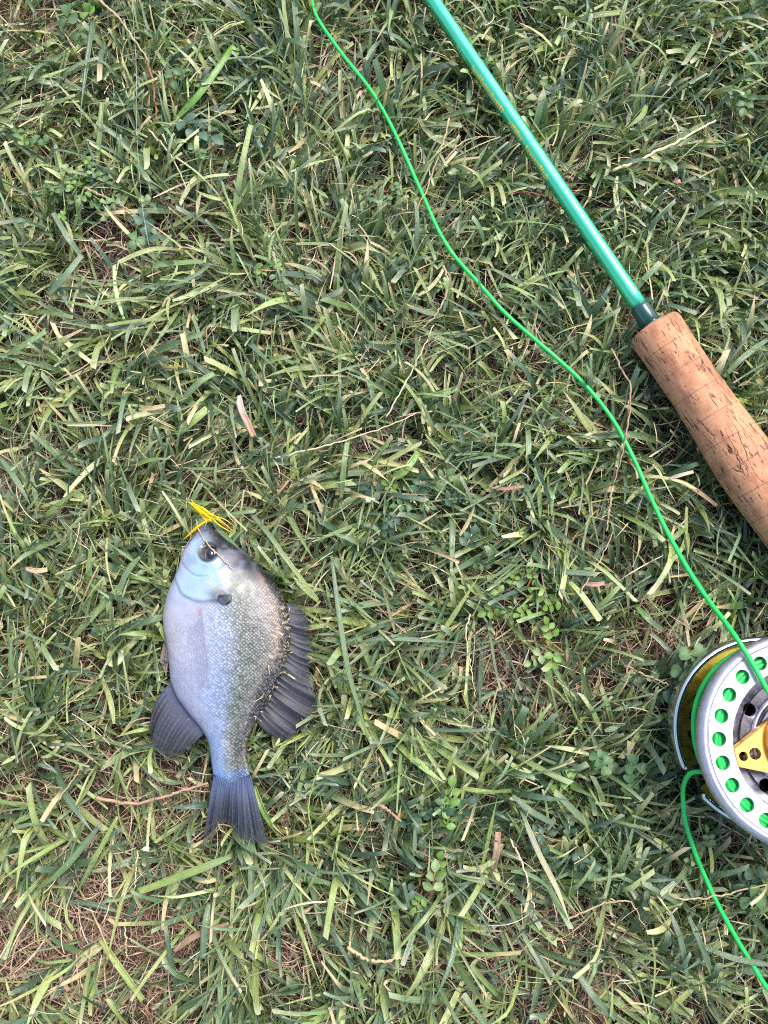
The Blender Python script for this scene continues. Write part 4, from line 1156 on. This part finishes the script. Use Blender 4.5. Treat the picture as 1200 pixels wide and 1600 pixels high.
gb = 'long grass blades lying on top of the lawn'
for pts, w, c, c2, pt, lab in [
    ([(382, 790, 24), (420, 835, 28), (445, 870, 29), (496, 938, 26)], 9, GG, GY, False, 'long pale green blade right of the fish head'),
    ([(497, 940, 26), (470, 915, 28), (450, 890, 27)], 8, GY, GM, True, 'short yellow-green blade at the front of the dorsal fin'),
    ([(518, 868, 25), (530, 960, 28), (545, 1050, 29), (568, 1130, 28), (592, 1205, 25)], 9, GG, GM, True, 'long bluish blade curving down to the right of the dorsal fin'),
    ([(398, 1228, 25), (410, 1262, 27), (437, 1312, 24)], 12, GY, GV, True, 'bright yellow-green blade along the right edge of the tail fin'),
    ([(362, 1338, 24), (300, 1363, 27), (216, 1394, 24)], 14, GM, GY, False, 'broad green blade below the tail fin pointing left'),
    ([(158, 1288, 24), (100, 1357, 25), (48, 1398, 20)], 13, GG, GM, True, 'broad bluish blade slanting into the bare patch at the left'),
    ([(184, 1276, 25), (143, 1353, 26), (114, 1405, 20)], 9, GY, GM, True, 'narrow yellow-green blade slanting into the bare patch'),
    ([(103, 1408, 15), (150, 1413, 18), (209, 1433, 16)], 11, GG, GG, True, 'bluish blade lying level across the bare patch'),
    ([(156, 1466, 16), (187, 1510, 19), (224, 1562, 18)], 12, GY, GY, False, 'olive blade with spots below the bare patch'),
    ([(327, 1410, 22), (320, 1453, 25), (317, 1498, 22)], 12, GG, GG, False, 'upright bluish blade below the right lobe of the tail'),
    ([(812, 1262, 24), (840, 1330, 28), (870, 1390, 28), (896, 1458, 25)], 11, GG, PALE, True, 'long blade with a dry tip left of the lower line'),
    ([(800, 1243, 25), (830, 1268, 27), (866, 1288, 25)], 11, GG, GB, False, 'short broad blade left of the reel below the leafy weeds'),
    ([(1045, 1420, 24), (1065, 1475, 27), (1078, 1560, 25)], 10, GG, GG, True, 'bluish blade left of the lower line near the bottom'),
    ([(1075, 1430, 24), (1095, 1475, 27), (1112, 1522, 24)], 10, GB, GG, False, 'blue-green blade right beside the lower line'),
    ([(1205, 1508, 25), (1150, 1498, 27), (1100, 1480, 25)], 10, GG, GB, False, 'blade passing under the line at the lower right edge'),
    ([(895, 1510, 22), (930, 1560, 26), (962, 1592, 24)], 12, GG, GB, False, 'broad bluish blade at the bottom edge'),
    ([(272, 190, 24), (310, 150, 28), (350, 95, 28), (362, 76, 26)], 13, GV, GV, False, 'bright green blade near the top left weeds'),
    ([(145, 30, 24), (142, 60, 28), (125, 180, 26)], 11, GG, GG, True, 'tall bluish blade left of the reddish weed stalk'),
    ([(153, 258, 22), (157, 200, 28), (160, 160, 30)], 10, GY, GM, False, 'upright green blade above the little clover patch'),
    ([(130, 405, 22), (105, 370, 27), (83, 333, 28)], 10, GG, GG, False, 'cut blade with a square tip below the little clover patch'),
    ([(365, 335, 22), (378, 260, 28), (392, 196, 30)], 11, GM, GY, False, 'upright double-edged green blade left of the green line'),
    ([(12, 555, 24), (40, 540, 27), (72, 520, 26)], 13, GM, GM, False, 'broad olive blade near the left edge above the fish'),
    ([(75, 462, 25), (100, 435, 28), (128, 400, 27)], 11, GG, GG, False, 'blue-green blade at the left edge below the clover'),
    ([(275, 680, 24), (300, 660, 27), (325, 640, 26)], 16, GM, GY, False, 'broad cut blade above the yellow fly'),
    ([(282, 630, 24), (310, 600, 28), (335, 584, 27)], 13, GG, GM, False, 'wide bluish blade in the bright tuft above the fly'),
    ([(0, 715, 24), (25, 750, 27), (52, 797, 25)], 10, GG, GG, True, 'long bluish blade at the left edge above the fish'),
    ([(533, 780, 22), (537, 730, 27), (543, 690, 26)], 10, GM, GM, False, 'upright blade in the middle of the lawn above the dorsal fin'),
    ([(660, 620, 24), (690, 615, 27), (715, 606, 26)], 11, GM, GM, False, 'green blade left of the line bend in the middle'),
    ([(612, 748, 24), (632, 735, 27), (652, 708, 26)], 14, GY, GV, False, 'short broad two-toned blade above the leafy weed'),
    ([(325, 798, 30), (338, 822, 34), (352, 838, 36), (368, 852, 37), (385, 868, 34)], 8, GM, GB, True, 'green blade lying along the forehead of the fish'),
    ([(560, 720, 24), (585, 735, 26), (607, 752, 25)], 8, GY, PALE, True, 'narrow pale blade beside the leafy weed in the middle'),
    ([(560, 1005, 24), (600, 998, 27), (700, 1003, 27), (732, 1009, 25)], 8, GG, GG, True, 'long level blue-green blade right of the dorsal fin'),
    ([(660, 1030, 22), (690, 990, 27), (755, 890, 28)], 9, GM, GY, True, 'long green blade leading up to the small leafy weeds'),
    ([(722, 1232, 25), (750, 1236, 27), (772, 1238, 26)], 8, GY, GY, False, 'folded yellow-green blade above the dark weeds'),
    ([(753, 1355, 23), (765, 1300, 27), (777, 1245, 26)], 7, GY, GM, True, 'straight bright blade right of the dark weeds'),
    ([(1062, 1020, 25), (1085, 1021, 27), (1104, 1020, 25)], 6, GY, GM, True, 'short level blade just above the reel'),
    ([(994, 948, 24), (1012, 968, 27), (1034, 986, 26)], 10, GV, GG, False, 'bright cut blade left of the line above the reel'),
    ([(1130, 590, 25), (1160, 560, 28), (1200, 530, 27)], 10, GM, GB, False, 'green blade right of the cork grip at the right edge'),
    ([(1010, 165, 25), (1000, 185, 28), (972, 205, 27)], 10, GY, GM, True, 'curved light green blade right of the rod'),
    ([(905, 30, 25), (935, 24, 28), (968, 20, 27)], 9, GG, GY, False, 'level pale blade at the top right of the rod')]:
    ribbon('grass_blade', pts, w*.85, c*.9, lab, 'grass blade', gb, col2=c2, point=pt, roll=random.uniform(-.4, .4), fold=random.uniform(.12, .35))

gl_ = 'scraps of dead leaf on the lawn'
for pts, w, c, c2, lab in [
    ([(374, 618, 28), (378, 640, 30), (397, 682, 25)], 13, L(208, 190, 190), L(190, 150, 118), 'curled pinkish dead leaf standing above the fish'),
    ([(217, 640, 25), (238, 638, 27), (258, 634, 26)], 9, L(180, 160, 124), STRAW, 'tan dead leaf piece in the bright tuft'),
    ([(915, 913, 26), (930, 913, 27), (944, 911, 26)], 9, L(190, 152, 138), L(184, 146, 128), 'pink dead leaf scrap right of the small leafy weeds'),
    ([(766, 763, 25), (790, 764, 27), (818, 760, 26)], 7, L(164, 120, 100), L(160, 124, 102), 'reddish dead leaf strip in the middle right of the lawn'),
    ([(1044, 746, 24), (1078, 760, 27), (1120, 790, 25)], 8, L(190, 160, 130), L(170, 140, 112), 'tan dead leaf beside the cork grip'),
    ([(1045, 748, 26), (1068, 741, 28), (1083, 737, 27)], 7, L(196, 180, 176), PALE, 'grey folded dead leaf beside the cork grip'),
    ([(40, 888, 25), (58, 892, 27), (74, 890, 26)], 10, L(206, 168, 150), STRAW, 'pale pink leaf scrap left of the fish head'),
    ([(770, 1360, 20), (776, 1330, 24), (778, 1300, 22)], 13, L(150, 124, 108), L(168, 140, 120), 'wide brown dead leaf right of the dark weeds'),
    ([(712, 1362, 24), (735, 1358, 26), (755, 1361, 24)], 8, L(214, 204, 196), L(176, 168, 150), 'whitish dead leaf below the dark weeds'),
    ([(270, 1487, 18), (305, 1462, 22), (358, 1444, 22)], 12, L(162, 138, 118), L(150, 124, 104), 'broad tan dead leaf below the tail fin'),
    ([(92, 1520, 14), (100, 1535, 18), (108, 1548, 16)], 9, L(200, 176, 160), L(180, 150, 136), 'stubby pale stem piece in the bare patch'),
    ([(28, 1400, 14), (33, 1430, 18), (36, 1465, 15)], 9, L(134, 108, 92), L(126, 100, 86), 'rust brown dead leaf at the left of the bare patch')]:
    ribbon('dead_leaf', pts, w*.8, c*.85, lab, 'dead leaf', gl_, mat=M_straw, col2=c2, fold=.22, point=False, roll=random.uniform(-.3, .3))

# white petal scraps
def petal(px, py, z, size, label, c=(226, 226, 222)):
    rs = np.random.default_rng(px); n = 14
    b = at(px, py, z/1000); V_ = [b*0]; out = []
    for k in range(n):
        a = 2*math.pi*k/n; r = size*UG*(.75+.5*rs.random())*(1 if k % 2 else .8)
        out.append((r*math.cos(a), r*.7*math.sin(a), .0008*math.sin(a*2+px)))
    top = [(0, 0, .0007)]+out; bot = [(0, 0, .0003)]+[(x, y, z_-.0004) for x, y, z_ in out]
    V_ = np.array(top+bot); F_ = []
    for k in range(n):
        q = (k+1) % n
        F_ += [(0, 1+k, 1+q), (n+1, n+2+q, n+2+k), (1+k, n+2+k, n+2+q, 1+q)]
    C_ = np.tile(L(*c), (len(V_), 1)); UV = V_*500
    o = link('petal', mesh_np('petal', V_, F_, M_clover, {'Col': ('FLOAT_COLOR', C_), 'buv': ('FLOAT_VECTOR', UV)}), loc=b)
    tag(o, label, 'petal', 'fallen petals in the grass')
petal(781, 368, 27, 6, 'white petal scrap between the green line and the rod')
petal(228, 1327, 22, 6, 'tiny white petal below the fish tail on the left', (236, 238, 230))
petal(575, 783, 24, 5.5, 'small white petal beside the leafy weed in the middle', (214, 222, 222))
petal(1060, 284, 28, 6, 'pink faded petal right of the rod', (222, 150, 134))

# ---- little leafy plants
def leaflet_mesh(kind):
    nu, nv = 9, 5; V_ = []; C_ = []; UV = []
    for i in range(nu):
        t = i/(nu-1)
        if kind == 'clover': w_ = .52*math.sin(min(1, t*1.02+.03)*math.pi*.5)**.8*(1 if t < .8 else math.sqrt(max(0, 1-((t-.8)/.215)**2)))
        else: w_ = .36*math.sin((t*.96+.02)*math.pi)**.75
        for j in range(nv):
            u = j/(nv-1)*2-1
            notch = -.09*(1-abs(u))*(t > .95) if kind == 'clover' else 0
            V_.append((t+notch, u*w_, .10*abs(u)*w_*2+.06*math.sin(t*3)-.10*t*t)); k = 1.15 if j == 2 else 1.0
            C_.append(np.ones(3)*k); UV.append((u, t, 0))
    V_ = np.array(V_); F_ = grid_faces(nu, nv)
    return V_, F_, np.array(C_), np.array(UV)
LEAFM = {}
def leaf_data(kind, shade):
    key = (kind, shade)
    if key not in LEAFM:
        V_, F_, C_, UV = leaflet_mesh(kind)
        bot = V_.copy(); bot[:, 2] -= .03
        LEAFM[key] = mesh_np('leaflet', np.vstack([V_, bot]), np.vstack([F_, F_[:, ::-1]+len(V_)]), M_clover,
                             {'Col': ('FLOAT_COLOR', np.vstack([C_, C_])*np.array(shade)), 'buv': ('FLOAT_VECTOR', np.vstack([UV, UV]))})
    return LEAFM[key]
SH = {'dark': tuple(L(70, 100, 78)), 'mid': tuple(L(92, 126, 80)), 'lite': tuple(L(120, 156, 74)), 'pale': tuple(L(138, 158, 108)), 'blue': tuple(L(82, 112, 92))}

def plant(name, cat, kind, px, py, shoots, size, label, group, shades, zt=(18, 27), stemc=PINK):
    """shoots: list of (dx, dy) pixel offsets of leaf heads from the root"""
    rs = np.random.default_rng(int(px*7+py))
    b = at(px, py, .006); root = empty(name, b); tag(root, label, cat, group)
    Vs = []; Fs = []; off = 0
    for (dx, dy) in shoots:
        z = rs.uniform(*zt); tip = at(px+dx, py+dy, z/1000)
        mid = (b+tip)/2+np.array([rs.normal(0, .002), rs.normal(0, .002), .004])
        V_, F_ = tube(spline(np.array([b, mid, tip]), 9), .00045 if kind == 'clover' else .0005, 5)
        Vs.append(V_-b); Fs += [tuple(i+off for i in f) for f in F_]; off += len(V_)
        sz = size*1.15*UG*rs.uniform(.8, 1.25); a0 = rs.uniform(0, 6.28)
        if kind == 'clover':
            heads = [(a0+k*2.094+rs.normal(0, .12), tip, sz) for k in range(3)]
        else:
            d = tip-b; hd = math.atan2(d[1], d[0]) if (dx or dy) else a0
            dv = np.array([math.cos(hd), math.sin(hd), -.1])
            heads = [(hd, tip+dv*sz*1.0, sz*.95)]
            for q in range(2):
                pt = tip+dv*sz*(q*.75-.2)
                heads += [(hd+1.15, pt, sz*(.95-.1*q)), (hd-1.15, pt, sz*(.95-.1*q))]
            V_, F_ = tube(np.array([tip, tip+dv*sz*.6, tip+dv*sz*1.1]), .0004, 5)
            Vs.append(V_-b); Fs += [tuple(i+off for i in f) for f in F_]; off += len(V_)
        sh = shades[rs.integers(0, len(shades))]
        for a, p, s_ in heads:
            o = link('leaflet', leaf_data(kind, SH[sh]), root, loc=p-b+np.array([0, 0, rs.uniform(0, .0012)]))
            o.scale = (s_, s_, s_); o.rotation_euler = (rs.normal(0, .35), rs.normal(-.15, .3), a)
    Vv = np.vstack(Vs)
    C_ = np.tile(np.asarray(stemc), (len(Vv), 1))
    link('stem', mesh_np('stem', Vv, Fs, M_straw, {'Col': ('FLOAT_COLOR', C_), 'buv': ('FLOAT_VECTOR', Vv*300)}), root)

cg = 'clover plants in the lawn'; wg = 'leafy weeds in the lawn'
GS = L(120, 146, 84)
plant('clover', 'clover', 'clover', 45, 222, [(-18, -14), (-8, 0), (12, -2), (24, 4)], 11, 'small light green clover at the left edge near the top', cg, ['lite', 'mid'], stemc=GS)
rsx = np.random.default_rng(5)
plant('clover', 'clover', 'clover', 135, 300, [(rsx.normal(0, 38), rsx.normal(0, 24)) for _ in range(34)], 8.5, 'dense patch of tiny clover near the top left', cg, ['pale', 'mid', 'lite', 'pale'], (16, 30), GS)
plant('clover', 'clover', 'clover', 222, 350, [(3, -6), (-10, 26), (10, 22)], 15, 'bluish three-leaved clover just right of the dense clover patch', cg, ['blue', 'mid'], stemc=GS)
plant('clover', 'clover', 'clover', 120, 50, [(6, 4), (-14, -22), (20, -28)], 15, 'light clover sprig at the top left corner', cg, ['lite', 'mid'], stemc=GS)
plant('clover', 'clover', 'clover', 362, 96, [(-4, 4), (8, -14)], 12, 'small clover beside the bright blade at the top', cg, ['mid', 'lite'], stemc=GS)
plant('leafy_weed', 'weed', 'pinnate', 285, 135, [(-14, -22), (-12, 10), (8, -14)], 14, 'yellow-green weed with brown stem near the top left', wg, ['lite', 'mid'], stemc=RED)
plant('leafy_weed', 'weed', 'pinnate', 288, 215, [(4, -22), (24, -14), (-20, 10), (18, 14)], 18, 'leafy weed with folded leaves right of the clover patch', wg, ['mid', 'blue'], stemc=GS)
plant('leafy_weed', 'weed', 'pinnate', 605, 300, [(-16, 0), (-2, 10), (10, -10)], 11, 'small weed left of the green line near its first bend', wg, ['mid', 'pale'], stemc=RED)
plant('leafy_weed', 'weed', 'pinnate', 645, 795, [(-55, -25), (-28, 15), (-8, -8), (15, -6), (-30, -30), (8, -28), (38, -40), (55, -15), (-40, 28)], 13, 'large spreading leafy weed in the middle right of the fish', wg, ['mid', 'blue', 'lite', 'dark'], stemc=STRAW)
plant('leafy_weed', 'weed', 'pinnate', 715, 875, [(15, -25), (30, 5), (-12, -10), (25, -50)], 12, 'dull leafy weed below the large spreading weed', wg, ['dark', 'mid', 'blue'], stemc=STRAW)
plant('leafy_weed', 'weed', 'pinnate', 782, 945, [(-5, -22), (10, 8), (18, -35), (-8, 5)], 12, 'bright little weed above the bare earth right of the fish', wg, ['lite', 'mid'], stemc=RED)
plant('leafy_weed', 'weed', 'pinnate', 828, 945, [(4, -45), (8, -10), (-6, 8)], 12, 'upright little weed with bright tips left of the kinked stalk', wg, ['mid', 'blue', 'lite'], stemc=RED)
plant('leafy_weed', 'weed', 'pinnate', 878, 930, [(-8, -14), (4, -10), (-10, 10)], 12, 'small light green weed under the kinked stalk', wg, ['lite'], stemc=BROWN)
plant('leafy_weed', 'weed', 'pinnate', 855, 1005, [(-10, -20), (6, -14), (-14, 20), (8, 22)], 12, 'pale little weed at the edge of the bare earth', wg, ['pale', 'lite', 'mid'], stemc=RED)
plant('leafy_weed', 'weed', 'pinnate', 690, 1278, [(-20, -6), (4, -12), (12, -28), (24, -6), (8, 10), (-38, 10)], 13, 'dark bluish weed right of the fish tail', wg, ['dark', 'blue', 'dark', 'lite'], stemc=GS)
plant('leafy_weed', 'weed', 'pinnate', 672, 1370, [(-25, -10), (-5, -22), (10, -8), (-30, 20), (5, 14), (-14, 36)], 13, 'dark weed with orange stem below the dark bluish weed', wg, ['dark', 'blue', 'pale', 'lite'], stemc=RED)
plant('clover', 'clover', 'clover', 885, 1215, [(-6, -4), (6, 4), (-14, 10)], 14, 'bright green clover left of the reel', cg, ['mid', 'lite'], stemc=BROWN)
plant('clover', 'clover', 'clover', 942, 1198, [(0, -4), (12, 8), (-8, -14)], 13, 'dull green clover close to the reel', cg, ['mid'], stemc=GS)
plant('leafy_weed', 'weed', 'pinnate', 880, 1305, [(-12, -10), (10, -8), (-36, -2), (-28, 14), (22, 30), (36, 44), (-4, 30)], 13, 'spreading dark weed left of the lower line', wg, ['dark', 'blue', 'dark'], stemc=STRAW)
plant('clover', 'clover', 'clover', 1070, 1055, [(-2, -4), (12, -30), (-16, 30)], 17, 'round-leaved clover touching the rim of the reel', cg, ['mid', 'dark'], stemc=GS)
plant('clover', 'clover', 'clover', 985, 1225, [(0, 0), (-14, -18), (12, 20), (6, -30)], 14, 'dark clover left of the line where it leaves the reel', cg, ['dark', 'mid'], stemc=GS)
plant('clover', 'clover', 'clover', 1165, 1385, [(-4, -4), (14, -16), (8, 18)], 14, 'clover right of the lower line below the spool', cg, ['mid', 'dark'], stemc=GS)
plant('leafy_weed', 'weed', 'pinnate', 1085, 1325, [(10, 4), (22, -8), (4, 18)], 11, 'small dry-looking weed touching the lower line', wg, ['pale', 'mid'], stemc=BROWN)
plant('leafy_weed', 'weed', 'pinnate', 850, 140, [(-12, 18), (10, 0), (6, -16)], 14, 'weed with a rusty stem right of the rod near the top', wg, ['blue', 'pale'], stemc=RED)
plant('leafy_weed', 'weed', 'pinnate', 1160, 135, [(-10, 8), (14, -6), (6, 20)], 13, 'bright leafy weed near the top right corner', wg, ['lite', 'mid'], stemc=GS)
plant('leafy_weed', 'weed', 'pinnate', 425, 425, [(-14, -6), (6, 8), (4, -14)], 11, 'small weed with a rusty tip in the upper middle', wg, ['mid', 'lite'], stemc=RED)
plant('clover', 'clover', 'clover', 1010, 770, [(0, 0), (-12, 14)], 13, 'little clover between the line and the cork grip', cg, ['dark', 'mid'], stemc=GS)

# ------------------------------------------------------------------ yellow fly in the fish's mouth
def build_fly():
    b = at(322, 815, .036); root = empty('fishing_fly', b)
    tag(root, 'yellow fly with rubber legs at the mouth of the fish', 'fishing fly')
    g = NT('yellow_rubber'); oc = g.n('ShaderNodeTexCoord').outputs['Object']; n = g.noise(oc, 700, 2)
    g.set(Base_Color=g.ramp(n, [(.3, L(238, 190, 8)), (.7, L(250, 222, 24))]), Roughness=.5); g.m.name = 'yellow_rubber'
    tr = g.n('ShaderNodeBsdfTranslucent'); tr.inputs[0].default_value = (.9, .6, .02, 1); mx = g.n('ShaderNodeMixShader'); mx.inputs[0].default_value = .2
    g.l(g.b.outputs[0], mx.inputs[1]); g.l(tr.outputs[0], mx.inputs[2]); g.l(mx.outputs[0], g.out.inputs[0])
    def leg(pts, r):
        P = spline(np.array([at(*p[:2], p[2]/1000) for p in pts]), 14)
        rr_ = np.interp(np.linspace(0, 1, 14), [0, .25, .7, 1], [r*.6, r*.8, r*.6, r*.15])*UG
        V_, F_ = tube(P, rr_, 8); part('leg', V_, F_, g.m, root)
    # bundle towards the upper left
    leg([(326, 815, 37), (313, 800, 39), (295, 784, 36)], 3.0)
    leg([(328, 811, 38), (316, 797, 40), (299, 785, 37)], 2.6)
    leg([(322, 813, 38), (310, 799, 38), (301, 790, 36)], 2.4)
    leg([(332, 806, 39), (318, 795, 41), (304, 787, 38)], 2.2)
    leg([(324, 812, 38), (308, 825, 39), (285, 844, 34)], 2.0)
    leg([(331, 803, 39), (346, 814, 39), (364, 830, 35)], 1.3)
    leg([(330, 808, 39), (342, 820, 38), (361, 832, 35)], 1.5)
    leg([(331, 808, 38), (340, 812, 40), (352, 822, 38)], 1.2)
    leg([(327, 810, 39), (311, 795, 42), (298, 780, 41)], 1.6)
    leg([(325, 812, 37), (306, 798, 37), (297, 791, 34)], 1.5)
    leg([(330, 805, 40), (350, 811, 42), (366, 822, 40)], 1.0)
    leg([(325, 813, 38), (312, 820, 41), (296, 832, 39)], 1.1)
    V_ = []
    for i in range(9):
        t = i/8*math.pi
        for k in range(16):
            a = k/16*2*math.pi; d = np.array([-.72, .69, .1]); s = np.array([.69, .72, 0])
            c = at(326, 809, .0375); r_ = 4.6*UG
            V_.append(c+d*(-math.cos(t))*8*UG+(s*math.cos(a)+np.array([0, 0, 1])*math.sin(a))*r_*max(math.sin(t), .02))
    part('body', V_, [tuple(f) for f in grid_faces(9, 16, True)], g.m, root)
    P = spline(np.array([at(325, 812, .036), at(322, 818, .037), at(320, 824, .034), at(324, 830, .031)]), 16)
    V_, F_ = tube(P, .0004, 8); part('hook', V_, F_, M_chr, root)
build_fly()

# clear leader in the grass at top left
g = NT('clear_nylon'); g.set(Base_Color=L(206, 212, 206), Roughness=.15); g.b.inputs['Transmission Weight'].default_value = .4
P = np.array([at(x, y, z/1000) for x, y, z in [(205, -20, 26), (209, 40, 28), (213, 110, 29), (213, 190, 29), (217, 260, 29), (222, 320, 29), (232, 380, 27), (243, 425, 18)]])
Q = spline(P, 60); V_, F_ = tube(Q, .00008, 6)
tag(link('leader_line', mesh_np('leader_line', V_-Q[0], F_, g.m), loc=Q[0]), 'hair-thin clear leader hanging down the grass at top left', 'fishing line')

# dry flecks stuck along the back of the fish
rs = np.random.default_rng(21); Vs = []; Fs = []; off = 0; Cs = []
for k in range(44):
    y = rs.uniform(945, 1135) if k < 40 else rs.uniform(1150, 1230)
    r_ = np.interp(y, FO[:, 0], FO[:, 2]) if y < 1220 else 400
    x = r_-abs(rs.normal(0, 9))+rs.normal(2, 4) if y < 1150 else rs.uniform(335, 395)
    if y < 1150: z = fish_top(min(x, r_-2), y)+.0006
    else: z = .0300-.004*sstep(1200, 1320, y)+.0008
    c = at(x, y, z); a = rs.uniform(0, 6.28); l_ = rs.uniform(.8, 3.2)*UG*(1 if rs.random() < .85 else 2.4); w_ = rs.uniform(.35, .8)*UG
    d = np.array([math.cos(a), math.sin(a), rs.normal(0, .2)])
    V_, F_ = tube(np.array([c-d*l_, c+[0, 0, .0003], c+d*l_]), w_, 5)
    Vs.append(V_); Fs += [tuple(i+off for i in f) for f in F_]; off += len(V_); Cs.append(np.tile(L(*[(196, 176, 142), (176, 152, 118), (210, 196, 170)][rs.integers(0, 3)]), (len(V_), 1)))
Vv = np.vstack(Vs)
tag(link('grass_flecks', mesh_np('grass_flecks', Vv, Fs, M_straw, {'Col': ('FLOAT_COLOR', np.vstack(Cs)), 'buv': ('FLOAT_VECTOR', Vv*300)})),
    'tiny tan flecks of dry grass stuck along the back of the fish', 'grass flecks', kind='stuff')
print('blades', N_TURF)
